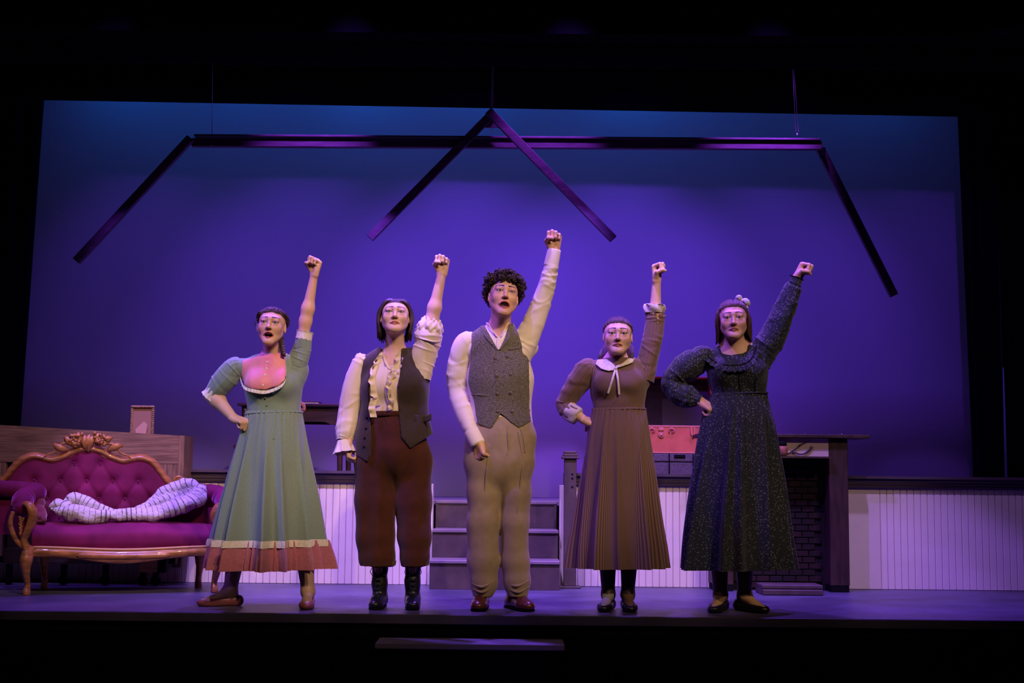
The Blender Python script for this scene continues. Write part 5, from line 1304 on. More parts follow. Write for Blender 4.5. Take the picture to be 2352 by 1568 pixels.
def boot(ankle, d, parent, m, ml, scale=1.0, H_=.24):
    R, o = foot_frame(ankle, d); S = SDF()
    S.u(d_ell((0, -.030, .035), (.034, .042, .040))); S.u(d_cone((0, -.02, .040), (0, .085, .036), .036, .038), .02); S.u(d_ell((0, .120, .026), (.038, .052, .030)), .025)
    S.u(d_cone((0, -.005, .05), (0, .0, .13), .038, .037), .03); S.u(d_cone((0, .0, .13), (0, -.006, H_), .037, .046), .03)
    S.cut(d_half((0, 0, .014), (0, 0, -1)), .003); S.cut(d_half((0, 0, H_), (0, 0, 1)), .003)
    f = xform(S, R, o, scale); V, F = polygonise(f, o-np.array([.2, .2, .0]), o+np.array([.2, .2, .3]), .005); V = wrink(V, F, Noise(8, 70, 14, (.6, .6, 1.5)), .0016)
    b = add('boot', V, F, m, parent)
    W = lambda p: R @ (np.array(p)*scale)+o
    S2 = SDF().u(d_cone((0, .05, .010), (0, .13, .010), .040, .036)).u(d_cone((0, -.04, .010), (0, .05, .010), .036, .036), .01); S2.cut(d_half((0, 0, .0145), (0, 0, 1)), .002); S2.cut(d_half((0, 0, .001), (0, 0, -1)), .002)
    V, F = polygonise(xform(S2, R, o, scale), o-np.array([.2, .2, .01]), o+np.array([.2, .2, .05]), .005); add('sole', V, F, M_black, b)
    for i in range(7):
        t = i/6; z = .075+t*(H_-.095); y = .070*(1-t)**2.0+.032
        yy = y+.004
        for s in (-1, 1):
            v, f_ = tube([W((-s*.016, yy-.006, z)), W((0, yy+.004, z+.007)), W((s*.016, yy-.006, z+.014))], .0020, 6, n=8); add('lace', v, f_, ml, b)
    for s in (-1, 1):
        v, f_ = tube([W((0, .042, H_-.03)), W((s*.025, .050, H_-.02)), W((s*.045, .040, H_-.045)), W((s*.030, .045, H_-.065)), W((s*.006, .046, H_-.04))], .0018, 6, n=24); add('lace_loop', v, f_, ml, b)
    return b

def person_vest():
    q = lambda px, py, dy=0.0: A(px, py, Y0+dy)
    base = q(906, 1390)
    p = thing('person', 'person in open dark brown vest, cream blouse and rust trousers raising a fist', 'person', (base[0], Y0, 0), 'five performers in a row')
    skin = np.array([0.72, 0.46, 0.36])
    H = Head(q(908, 726, -.06), 0.955, yaw=4, pitch=13, roll=1, opn=0.0, wide=1.04, smile=.002)
    wc = q(906, 955); nb = q(908, 812); Rm = local_frame(wc, nb, 5); L = np.linalg.norm(nb-wc)
    kw = dict(sy=.66, slope=.03, bz=.17, hip=(.14, .185))
    T = torso(wc, Rm, .155, .158, L, .138, bust=.050, **kw)
    sh_l, el_l, wr_l = q(832, 830), q(806, 915, .02), q(799, 1020, -.03)
    sh_r, el_r, wr_r = q(962, 830), q(992, 735, -.03), q(1015, 628, -.05)
    neck0 = H.W((0, .026, -.060)); neck1 = nb+np.array([0, .015, -.03])
    HN = SDF().u(H.f()); HN.u(d_cone(neck0, neck1, .048, .052), .03); HN.u(torso(wc, Rm, .13, .140, L, .115, sy=.60, slope=.03), .035)
    HN.cut(d_half(q(906, 900), (0, 0, -1)), 0)
    AL = arm_sdf(sh_l, el_l, wr_l, (.042, .034, .024)); hand(AL, wr_l, (.14, -.05, -1), (1, .2, 0), .92, mirror=1, curl=(62, 80, 45))
    AR = arm_sdf(sh_r, el_r, wr_r, (.044, .034, .0235)); hand(AR, wr_r, (.05, -.03, 1), (-.15, -1, 0), .95)
    BT = SDF().u(torso(wc, Rm, .12, .12, L*.8, .10, sy=.55, hip=(.06, .11))); LG = []
    for s, (x, xa) in ((-1, (861, 871)), (1, (950, 948))): BT.u(d_cone(q(906+s*30, 1010), q(x, 1180), .06, .05), .0); BT.u(d_cone(q(x, 1180), q(xa, 1312), .045, .025), .0)
    pcs = [(HN, *bnd([H.t+(0, .04, .03), q(840, 900), q(972, 900)], (.10, .18, .13)), .0026), (AL, *bnd([sh_l, el_l, wr_l, wr_l+(0, 0, -.1)], .095), .0045), (AR, *bnd([sh_r, el_r, wr_r, wr_r+(0, 0, .1)], .095), .0034), (BT, *bnd([wc, nb, q(861, 1350), q(950, 1350)], .2), .014)]
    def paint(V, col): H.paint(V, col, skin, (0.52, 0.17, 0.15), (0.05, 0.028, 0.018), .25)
    make_body(p, pcs, paint, skin); H.eyes(p, look=(0, .1))
    hm = hair_mat('dark_brown_hair', (0.012, 0.006, 0.005), (0.055, 0.026, 0.016))
    K = Locks(); rg = random.Random(5)
    for i in range(240):                        # centre parting, falling to the neck on both sides
        s = 1 if i % 2 else -1; th0 = rg.uniform(38, 150); a = nrm(np.array([s*.02, -math.cos(math.radians(th0)), math.sin(math.radians(th0))]))
        fr = (150-th0)/112                      # 1 front
        ph = s*(76+60*(1-fr)+rg.uniform(-6, 6)); b = sdir(ph, -2+rg.uniform(-10, 6)); mid = nrm(a*.5+b*.5+np.array([0, 0, .15]))
        o1 = .006+rg.random()*.006; e = scalp(b, .010+rg.random()*.006)
        pts = [scalp(a, .0), scalp(mid, o1), e, e+np.array([s*.003, .006, -.06]), e+np.array([s*(-.006+rg.uniform(-.012, .010)), .014, -.10-rg.random()*.045])]
        K.add(pts, [.002, .006, .0065, .006, .0015], n=14)
    K.build(H, hm, p, extra=hair_cap(H, HL))
    # blouse
    M_s = mat('cream_satin', (0.74, 0.62, 0.50), rough=0.5, spec=0.35, sheen=0.2, bump=0.12, bscale=50)
    B = SDF().u(T).onion(.005)
    vneck = d_ppx([(880, 780), (936, 780), (926, 815), (899, 843), (893, 840), (881, 812)])
    B.sub(lambda P: np.maximum(vneck(P), P[:, 1]-Y0-.02), .003); B.cut(d_half(nb+(0, 0, .0), (0, .2, 1)), .003); B.cut(d_half(wc+(0, 0, .012), (0, 0, -1)), .003)
    V, F = polygonise(B, *bnd([wc+(0, 0, -.02), nb, sh_l, sh_r], .20), .0048); V = wrink(V, F, Noise(31, 42, 18, (1.3, 1, .6)), .005); bl = add('blouse', V, F, M_s, p)
    Fy = SDF().u(T).off(.009)
    hit = lambda L_: np.array([px_hit(Fy, x, y, Y0) for x, y in L_])
    for j, (pts, wv, fr) in enumerate((([(883, 812), (870, 835), (862, 865), (866, 900), (875, 930)], (-.030, -.018, -.006), 5), ([(925, 806), (917, 835), (906, 858), (900, 885), (906, 915), (904, 940)], (-.026, -.026, -.006), 6), ([(893, 842), (886, 870), (884, 900), (892, 935)], (.030, -.016, -.004), 4), ([(921, 812), (914, 842), (900, 862)], (.012, -.020, -.018), 4))):
        v, f, uv = ribbon(hit(pts), np.array(wv), .010, fr, (.5, -.8, .2), n=110, nw=8, phase=j*1.7); add('ruffle', v, f, M_s, bl, uv=uv)
    tail = [(853, 930), (860, 945), (866, 960)]; v, f, uv = ribbon(np.array([q(868, 915, -.12), q(862, 935, -.13), q(866, 958, -.13)]), np.array([-.035, -.01, .0]), .008, 2, (0, -1, .2), n=50, nw=8); add('shirt_tail', v, f, M_s, bl, uv=uv)
    cf = [(884, 806), (880, 812), (886, 832), (897, 844), (912, 832), (927, 812), (928, 803)]; v, f, uv = ribbon(hit(cf), np.array([.0, -.012, -.010]), .004, 7, (0, -1, 0), n=90, nw=5); add('neck_frill', v, f, M_s, bl, uv=uv)
    v, f, uv = sleeve([q(842, 822), q(829, 838), q(812, 890, .01), q(802, 945, .015), q(794, 995, -.01), q(790, 1012, -.02)], [.044, .054, .060, .058, .050, .036], 15, amp=.005, rings=6, gather=.003); sv = add('sleeve', v, f, M_s, p, uv=uv)
    e1, e2 = q(790, 1011, -.02), q(793, 1040, -.03); v, f = tube([e1, (e1+e2)/2, e2], [.036, .046, .062], 60, n=16, cap=False, disp=lambda t, s: .0065*np.sin(9*t+s)*s+.003*np.sin(17*t)*s); add('cuff_ruffle', v, f, M_s, sv)
    v, f, uv = sleeve([q(960, 868), q(968, 830), q(980, 795, -.01), q(985, 768, -.02), q(989, 748, -.02)], [.072, .074, .070, .072, .050], 16, amp=.008, rings=4, gather=.003); sv = add('sleeve', v, f, M_s, p, uv=uv)
    e1, e2 = q(985, 762, -.02), q(992, 738, -.025); v, f = tube([e1, (e1+e2)/2, e2, e2+nrm(e2-e1)*.02], [.064, .068, .052, .040], 48, n=20, cap=False, disp=lambda t, s: .006*np.sin(7*t+s*6)+.004*np.sin(13*t-s*9)); add('rolled_cuff', v, f, M_s, sv)
    # trousers
    M_t = fabric_plain('rust_wool', (0.065, 0.016, 0.008), bump=0.3, bscale=500, var=0.2, vscale=18)
    tr, TS = trousers('trousers', [[(1010, 836, 908, 0), (1060, 818, 910, 0), (1150, 817, 907, -.01), (1235, 820, 903, -.02), (1280, 827, 906, -.02), (1299, 832, 906, -.02)],
                         [(1010, 905, 978, 0), (1060, 902, 993, 0), (1150, 908, 990, -.01), (1235, 915, 988, -.02), (1280, 920, 985, -.02), (1299, 924, 980, -.02)]],
              [(950, 848, 964, 0), (985, 842, 970, 0), (1030, 832, 982, 0)], Y0, M_t, p, None, sy=.88, hsy=.76, wr=Noise(12, 38, 20, (1.5, 1, .35)), amp=.005, top=q(906, 944))
    for x0, x1, xm in ((829, 909, 868), (921, 984, 953)):
        v, f = tube([q(xm, 1288, -.02), q(xm, 1298, -.02)], [(x1-x0)/2*.00235, (x1-x0)/2*.00225], 40, n=6, cap=False, disp=lambda t, s: .004*np.sin(11*t)); add('hem_gather', v, f, M_t, tr)
    v, f = tube([wc+Rm @ np.array([.158*math.cos(t), .112*math.sin(t), .008]) for t in np.linspace(0, 2*PI, 50)], [(.014, .004)]*50, 8, n=50, up=(0, 0, 1)); add('waistband', v, f, M_t, tr)
    v, f = tube([px_hit(TS, 886, 960, Y0)+(0, -.004, 0), px_hit(TS, 895, 1000, Y0)+(0, -.003, 0), px_hit(TS, 905, 1050, Y0)+(0, -.002, 0)], .0022, 6, n=20); add('fly_seam', v, f, M_t, tr)
    # vest
    M_v = mat('brown_vest_cloth', (0.040, 0.024, 0.020), rough=0.75, spec=0.25, sheen=0.25, bump=0.3, bscale=450, var=0.15, vscale=40)
    X = SDF().u(T).off(.013).onion(.0065)
    lp = d_ppx([(840, 802), (856, 799), (877, 797), (868, 825), (850, 865), (847, 890), (850, 950), (853, 1000), (852, 1044), (844, 1061), (818, 1044), (814, 1000), (818, 940), (822, 890), (831, 850), (836, 820)])
    rp = d_ppx([(922, 800), (949, 797), (955, 815), (970, 858), (996, 878), (998, 940), (996, 994), (942, 1030), (922, 1004), (917, 960), (912, 890), (918, 862)])
    bk = d_ppx([(838, 802), (952, 797), (970, 858), (996, 878), (996, 996), (818, 1010), (822, 890), (834, 840)])
    yf = Y0+.0
    X.cut(lambda P: np.where(P[:, 1] < yf, np.minimum(lp(P), rp(P)), bk(P)), 0)
    V, F = polygonise(X, *bnd([q(800, 1075), q(1010, 790)], (.02, .20, .02)), .0048); V = relax(V, F, 1, .4); ve = add('vest', V, F, M_v, p)
    Vy = SDF().u(T).off(.020)
    fl = [px_hit(Vy, x, y, Y0) for x, y in ((953, 952), (972, 955), (990, 950))]; v, f, uv = ribbon(np.array(fl)+(0, -.006, 0), np.array([0, -.002, -.034]), .0, 1, (0, -1, 0), n=24, nw=6); o = add('pocket_flap', v, f, M_v, ve, uv=uv)
    s_ = o.modifiers.new('thick', 'SOLIDIFY'); s_.thickness = .004
    buttons([px_hit(Vy, x, y, Y0)+(0, -.003, 0) for x, y in ((843, 960), (841, 984), (838, 1006), (836, 1026), (974, 962))], .006, M_black, ve)
    for s, pts in ((-1, [(875, 797), (866, 830), (850, 868)]), (1, [(923, 802), (919, 860), (913, 890)])):
        v, f = tube([px_hit(Vy, x+s*3, y, Y0)+(0, -.002, 0) for x, y in pts], .0028, 6, n=20); add('edge_piping', v, f, M_v, ve)
    ml = mat('black_leather', (0.010, 0.010, 0.013), rough=0.3, spec=0.5); mk = mat('black_laces', (0.03, 0.03, 0.035), rough=0.6)
    a1 = q(871, 1385, .02); a1[2] = 0; a2 = q(947, 1385, .02); a2[2] = 0
    boot(a1, (-.06, -1, 0), p, ml, mk, .98); boot(a2, (.10, -1, 0), p, ml, mk, .98)
    return p
person_vest()

# ================================================================== PERSON IN TWEED WAISTCOAT
def person_tweed():
    q = lambda px, py, dy=0.0: A(px, py, Y0+dy)
    base = q(1150, 1390)
    p = thing('person', 'curly-haired person in grey tweed waistcoat and khaki trousers raising a fist', 'person', (base[0], Y0, 0), 'five performers in a row')
    skin = np.array([0.66, 0.38, 0.27])
    H = Head(q(1157, 679, -.06), 1.02, yaw=8, pitch=11, roll=6, opn=0.019, male=True, wide=1.0, mw=1.22, smile=.004)
    wc = q(1150, 955); nb = q(1146, 752); Rm = local_frame(wc, nb, 4); L = np.linalg.norm(nb-wc)
    T = torso(wc, Rm, .152, .172, L, .165, bust=0, sy=.64, slope=.045, bz=.22, hip=(.10, .165), trap=.052)
    sh_l, el_l, wr_l = q(1064, 795), q(1056, 905, .03), q(1096, 1012, -.10)
    sh_r, el_r, wr_r = q(1208, 790), q(1247, 690, -.02), q(1272, 575, -.05)
    neck0 = H.W((0, .028, -.060)); neck1 = nb+np.array([0, .015, -.03])
    HN = SDF().u(H.f()); HN.u(d_cone(neck0, neck1, .054, .056), .03); HN.u(d_cone(H.W((.0, -.05, -.085)), neck1+(0, -.03, 0), .02, .03), .03); HN.u(torso(wc, Rm, .13, .150, L, .14, sy=.58, slope=.045), .035)
    HN.cut(d_half(q(1150, 850), (0, 0, -1)), 0)
    AL = arm_sdf(sh_l, el_l, wr_l, (.050, .040, .029)); hand(AL, wr_l, (.28, -.10, -1), (.75, .65, 0), 1.06, mirror=1, curl=(70, 88, 55))
    AR = arm_sdf(sh_r, el_r, wr_r, (.045, .032, .0265)); hand(AR, wr_r, (.03, -.03, 1), (-.1, -1, 0), 1.02)
    BT = SDF().u(torso(wc, Rm, .12, .13, L*.8, .12, sy=.52, hip=(.05, .11)))
    for s, x, xa in ((-1, 1108, 1108), (1, 1188, 1190)): BT.u(d_cone(q(1148+s*32, 1020), q(x, 1200), .06, .045), .0); BT.u(d_cone(q(x, 1200), q(xa, 1350), .042, .026), .0)
    pcs = [(HN, *bnd([H.t+(0, .04, .03), q(1090, 850), q(1205, 850)], (.10, .19, .14)), .0026), (AL, *bnd([sh_l, el_l, wr_l, wr_l+(.05, -.03, -.12)], .095), .004), (AR, *bnd([sh_r, el_r, wr_r, wr_r+(0, 0, .11)], .095), .0036), (BT, *bnd([wc, nb, q(1108, 1380), q(1190, 1380)], .2), .014)]
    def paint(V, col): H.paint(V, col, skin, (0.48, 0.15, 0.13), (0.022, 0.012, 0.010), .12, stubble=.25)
    make_body(p, pcs, paint, skin); H.eyes(p, look=(0, .1)); H.teeth(p); mic(H, p, -1)
    # curls
    hm = mat('black_curls', (0.04, 0.024, 0.022), rough=0.65, spec=0.3, var=0.4, vscale=80)
    K = Locks(); rg = random.Random(8); n_ = 0
    hl = lambda a: 30-a*.08 if a < 50 else (26-(a-50)*.55 if a < 92 else max(-34, 3-(a-92)*.9))
    while n_ < 860:
        ph = rg.uniform(-180, 180); th = math.degrees(math.asin(rg.uniform(-.55, 1)))
        if th < hl(abs(ph))-4: continue
        d = sdir(ph, th); vol = .046 if th > 20 else .030; vol *= (1.0 if abs(ph) > 35 or th > 40 else .75)
        c = scalp(d, rg.random()**.6*vol); n_ += 1
        ax = nrm(np.array([rg.gauss(0, 1), rg.gauss(0, 1), rg.gauss(0, 1)])+d*.8); u = nrm(np.cross(ax, (0.3, .8, .5))); w = np.cross(ax, u); r = rg.uniform(.0065, .0125); tn = rg.uniform(1.1, 2.0); Lh = rg.uniform(.010, .022)
        pts = [c+ax*(Lh*(i/14-.5))+r*(math.cos(i/14*tn*2*PI)*u+math.sin(i/14*tn*2*PI)*w) for i in range(15)]
        K.add(pts, [.0018]+[.0029]*13+[.0010], flat=.8, ns=5, n=15)
    K.build(H, hm, p, extra=hair_cap(H, hl, off=.018))
    # shirt
    M_s = mat('white_shirt_cotton', (0.78, 0.68, 0.58), rough=0.7, spec=0.25, sheen=0.1, bump=0.15, bscale=90)
    B = SDF().u(T).onion(.005); vn = d_ppx([(1122, 735), (1168, 735), (1164, 752), (1149, 774), (1144, 770), (1126, 750)])
    B.sub(lambda P: np.maximum(vn(P), P[:, 1]-Y0-.0), .002); B.cut(d_half(nb+(0, 0, .012), (0, .25, 1)), .003); B.cut(d_half(wc+(0, 0, -.05), (0, 0, -1)), .003)
    V, F = polygonise(B, *bnd([wc+(0, 0, -.05), nb, sh_l, sh_r], .18), .0052); V = wrink(V, F, Noise(41, 45, 16, (1.2, 1, .6)), .003); shirt = add('shirt', V, F, M_s, p)
    Fy = SDF().u(T).off(.008); hit = lambda L_: np.array([px_hit(Fy, x, y, Y0) for x, y in L_])
    # collar: open band with two points, placket
    for s, pts in ((-1, [(1118, 750), (1124, 753), (1133, 762), (1145, 777)]), (1, [(1172, 744), (1167, 750), (1158, 762), (1149, 778)])):
        v, f, uv = ribbon(hit(pts)+(0, -.006, .006), np.array([[s*.0, .006, .018], [s*.003, .0, .016], [s*.009, -.004, .010], [s*.010, -.004, .005]]), .0, 1, (0, -1, 0), n=40, nw=6); o = add('collar', v, f, M_s, shirt, uv=uv); z_ = o.modifiers.new('thick', 'SOLIDIFY'); z_.thickness = .004
    v, f, uv = ribbon(hit([(1146, 776), (1146, 790), (1146, 806)])+(-.012, -.004, 0), np.array([.024, 0, 0]), .001, 2, (0, -1, 0), n=20, nw=5); add('placket', v, f, M_s, shirt, uv=uv)
    v, f, uv = sleeve([q(1098, 783), q(1070, 790), q(1055, 845, .02), q(1056, 900, .03), q(1070, 955, -.03), q(1086, 995, -.08)], [.036, .062, .064, .058, .050, .042], 25, amp=.0055, rings=8, gather=.0); sv = add('sleeve', v, f, M_s, p, uv=uv)
    e1, e2 = q(1084, 993, -.08), q(1098, 1020, -.105); v, f = tube([e1-(e2-e1)*.1, e1, e2, e2+(e2-e1)*.02], [.038, .043, .041, .036], 40, n=16, cap=False); add('cuff', v, f, M_s, sv)
    v, f, uv = sleeve([q(1190, 815), q(1205, 788), q(1226, 740, -.01), q(1244, 690, -.02), q(1260, 640, -.035), q(1268, 606, -.045)], [.075, .068, .060, .053, .046, .040], 26, amp=.006, rings=9, gather=.0); sv = add('sleeve', v, f, M_s, p, uv=uv)
    e1, e2 = q(1266, 608, -.045), q(1273, 575, -.05); v, f = tube([e1-(e2-e1)*.1, e1, e2, e2+(e2-e1)*.02], [.038, .040, .036, .031], 40, n=16, cap=False); add('cuff', v, f, M_s, sv)
    # trousers
    M_t = fabric_plain('khaki_twill', (0.32, 0.24, 0.155), bump=0.2, bscale=500, var=0.10, vscale=25)
    tr, TS = trousers('trousers', [[(1010, 1072, 1148, 0), (1060, 1069, 1152, 0), (1130, 1074, 1152, 0), (1200, 1075, 1146, -.01), (1290, 1074, 1146, -.01), (1335, 1081, 1140, -.015), (1368, 1085, 1128, -.02)],
                         [(1010, 1148, 1226, 0), (1060, 1146, 1224, 0), (1130, 1148, 1218, 0), (1200, 1150, 1215, -.01), (1290, 1153, 1214, -.01), (1335, 1160, 1216, -.015), (1368, 1166, 1213, -.02)]],
              [(960, 1082, 1216, 0), (1000, 1072, 1226, 0), (1050, 1068, 1228, 0)], Y0, M_t, p, None, sy=.95, hsy=.68, wr=Noise(52, 34, 20, (1.2, 1, .8)), amp=.0032, top=q(1150, 958))
    Ts = lambda P: TS(P)-.001
    for pts in ([(1133, 990), (1120, 1060), (1112, 1150), (1108, 1250), (1106, 1350)], [(1190, 990), (1200, 1060), (1190, 1150), (1186, 1250), (1190, 1350)]):
        v, f = tube([px_hit(Ts, x, y, Y0)+(0, .0015, 0) for x, y in pts], [(.0035, .0035)]*5, 6, n=60); add('crease', v, f, M_t, tr)
    for pts in ([(1128, 978), (1131, 1000), (1130, 1030)], [(1164, 975), (1166, 1000), (1168, 1030), (1164, 1045)], [(1196, 985), (1203, 1010), (1206, 1040)]):
        v, f = tube([px_hit(Ts, x, y, Y0)+(0, .001, 0) for x, y in pts], [.003]*len(pts), 6, n=24); add('pleat', v, f, M_t, tr)
    for xa, xb, yy in ((1084, 1132, 1340), (1086, 1130, 1352), (1160, 1214, 1338), (1168, 1214, 1352)):
        v, f = tube([px_hit(Ts, xa, yy, Y0), px_hit(Ts, (xa+xb)/2, yy+7, Y0)+(0, -.003, 0), px_hit(Ts, xb, yy-5, Y0)], [.004, .008, .004], 8, n=24); add('ankle_fold', v, f, M_t, tr)
    # waistcoat
    def tweed(nt, b, tc):
        mp = nd(nt, 'ShaderNodeMapping'); mp.inputs['Scale'].default_value = (1, .3, 1); nt.links.new(tc.outputs['Object'], mp.inputs['Vector'])
        n = nd(nt, 'ShaderNodeTexNoise'); n.inputs['Scale'].default_value = 330; n.inputs['Detail'].default_value = 3; nt.links.new(mp.outputs['Vector'], n.inputs['Vector'])
        nt.links.new(ramp(nt, n.outputs['Fac'], [(0.36, (0.035, 0.033, 0.034)), (0.52, (0.135, 0.12, 0.105)), (0.66, (0.27, 0.24, 0.20))]), b.inputs['Base Color'])
    M_v = mat('grey_tweed', (0.13, 0.12, 0.11), rough=0.9, spec=0.1, sheen=0.25, bump=0.4, bscale=330, build=tweed)
    X = SDF().u(T).off(.013).onion(.0065)
    fp_ = d_ppx([(1106, 751), (1112, 747), (1128, 775), (1145, 804), (1160, 775), (1170, 743), (1180, 744), (1192, 770), (1202, 800), (1214, 826), (1217, 880), (1216, 930), (1220, 966), (1191, 983), (1172, 968), (1150, 950), (1127, 986), (1098, 973), (1088, 920), (1075, 880), (1079, 830), (1083, 790), (1082, 770), (1084, 757)])
    bp_ = d_ppx([(1084, 757), (1106, 748), (1180, 742), (1192, 770), (1214, 826), (1218, 930), (1218, 968), (1098, 975), (1076, 880), (1083, 790)])
    X.cut(lambda P: np.where(P[:, 1] < Y0-.01, fp_(P), bp_(P)), 0)
    V, F = polygonise(X, *bnd([q(1060, 1000), q(1235, 735)], (.02, .18, .02)), .0048); V = relax(V, F, 1, .4); V = wrink(V, F, Noise(61, 40, 16, (1, 1, 1.1)), .0022); ve = add('waistcoat', V, F, M_v, p)
    Vy = SDF().u(T).off(.0205); hv = lambda x, y: px_hit(Vy, x, y, Y0)
    mb = mat('dark_horn_button', (0.10, 0.07, 0.06), rough=0.25, spec=0.6)
    buttons([hv(x, y)+(0, -.001, 0) for x, y in ((1137, 823), (1164, 819), (1140, 863), (1172, 860), (1142, 904), (1172, 902), (1143, 945), (1176, 945))], .0085, mb, ve)
    v, f = tube([hv(x, y) for x, y in ((1146, 802), (1134, 818), (1136, 850), (1139, 880), (1140, 920), (1139, 945), (1130, 980))], [(.004, .003)]*7, 8, n=50); add('front_edge', v, f, M_v, ve)
    for pts in ([(1168, 802), (1192, 799)], [(1083, 905), (1122, 908)]):
        v, f = tube([hv(*pts[0]), hv((pts[0][0]+pts[1][0])/2, (pts[0][1]+pts[1][1])/2), hv(*pts[1])], [(.003, .006)]*3, 8, n=16); add('welt_pocket', v, f, M_v, ve)
    for s, pts in ((-1, [(1108, 749), (1126, 775), (1144, 803)]), (1, [(1172, 745), (1161, 776), (1147, 803)])):
        C = np.array([hv(x, y) for x, y in pts]); v, f, uv = ribbon(C+(0, -.004, 0), np.array([[s*.012, 0, 0], [s*.022, -.002, -.003], [s*.006, 0, -.004]]), .0, 1, (0, -1, 0), n=30, nw=5); o = add('lapel', v, f, M_v, ve, uv=uv); z_ = o.modifiers.new('thick', 'SOLIDIFY'); z_.thickness = .005
    ms = mat('oxblood_leather', (0.10, 0.022, 0.014), rough=0.3, spec=0.5)
    for xx, d in ((1105, (-.06, -1, 0)), (1182, (.45, -1, 0))):
        a = q(xx, 1382, .03); a[2] = 0; R, o = foot_frame(a, d); S = SDF()
        S.u(d_ell((0, -.035, .035), (.038, .046, .042))); S.u(d_cone((0, -.03, .040), (0, .10, .034), .038, .040), .02); S.u(d_ell((0, .145, .026), (.043, .060, .034)), .025); S.u(d_cone((0, 0, .05), (0, 0, .10), .040, .038), .02)
        S.cut(d_half((0, 0, .014), (0, 0, -1)), .003); S.cut(d_half((0, 0, .10), (0, 0, 1)), .003)
        V, F = polygonise(xform(S, R, o), o-np.array([.25, .25, .0]), o+np.array([.25, .25, .15]), .005); sh = add('shoe', V, F, ms, p)
        S2 = SDF().u(d_cone((0, .06, .008), (0, .155, .008), .044, .042)).u(d_cone((0, -.045, .008), (0, .06, .008), .040, .040), .01); S2.cut(d_half((0, 0, .0145), (0, 0, 1)), .002); S2.cut(d_half((0, 0, .001), (0, 0, -1)), .002)
        V, F = polygonise(xform(S2, R, o), o-np.array([.25, .25, .01]), o+np.array([.25, .25, .05]), .005); add('sole', V, F, M_black, sh)
        for i in range(3):
            y = .075+i*.018; z = .074-i*.005; v, f = tube([R @ np.array([-.016, y, z])+o, R @ np.array([0, y+.002, z+.007])+o, R @ np.array([.016, y, z])+o], .0022, 6, n=8); add('lace', v, f, M_black, sh)
    return p
person_tweed()
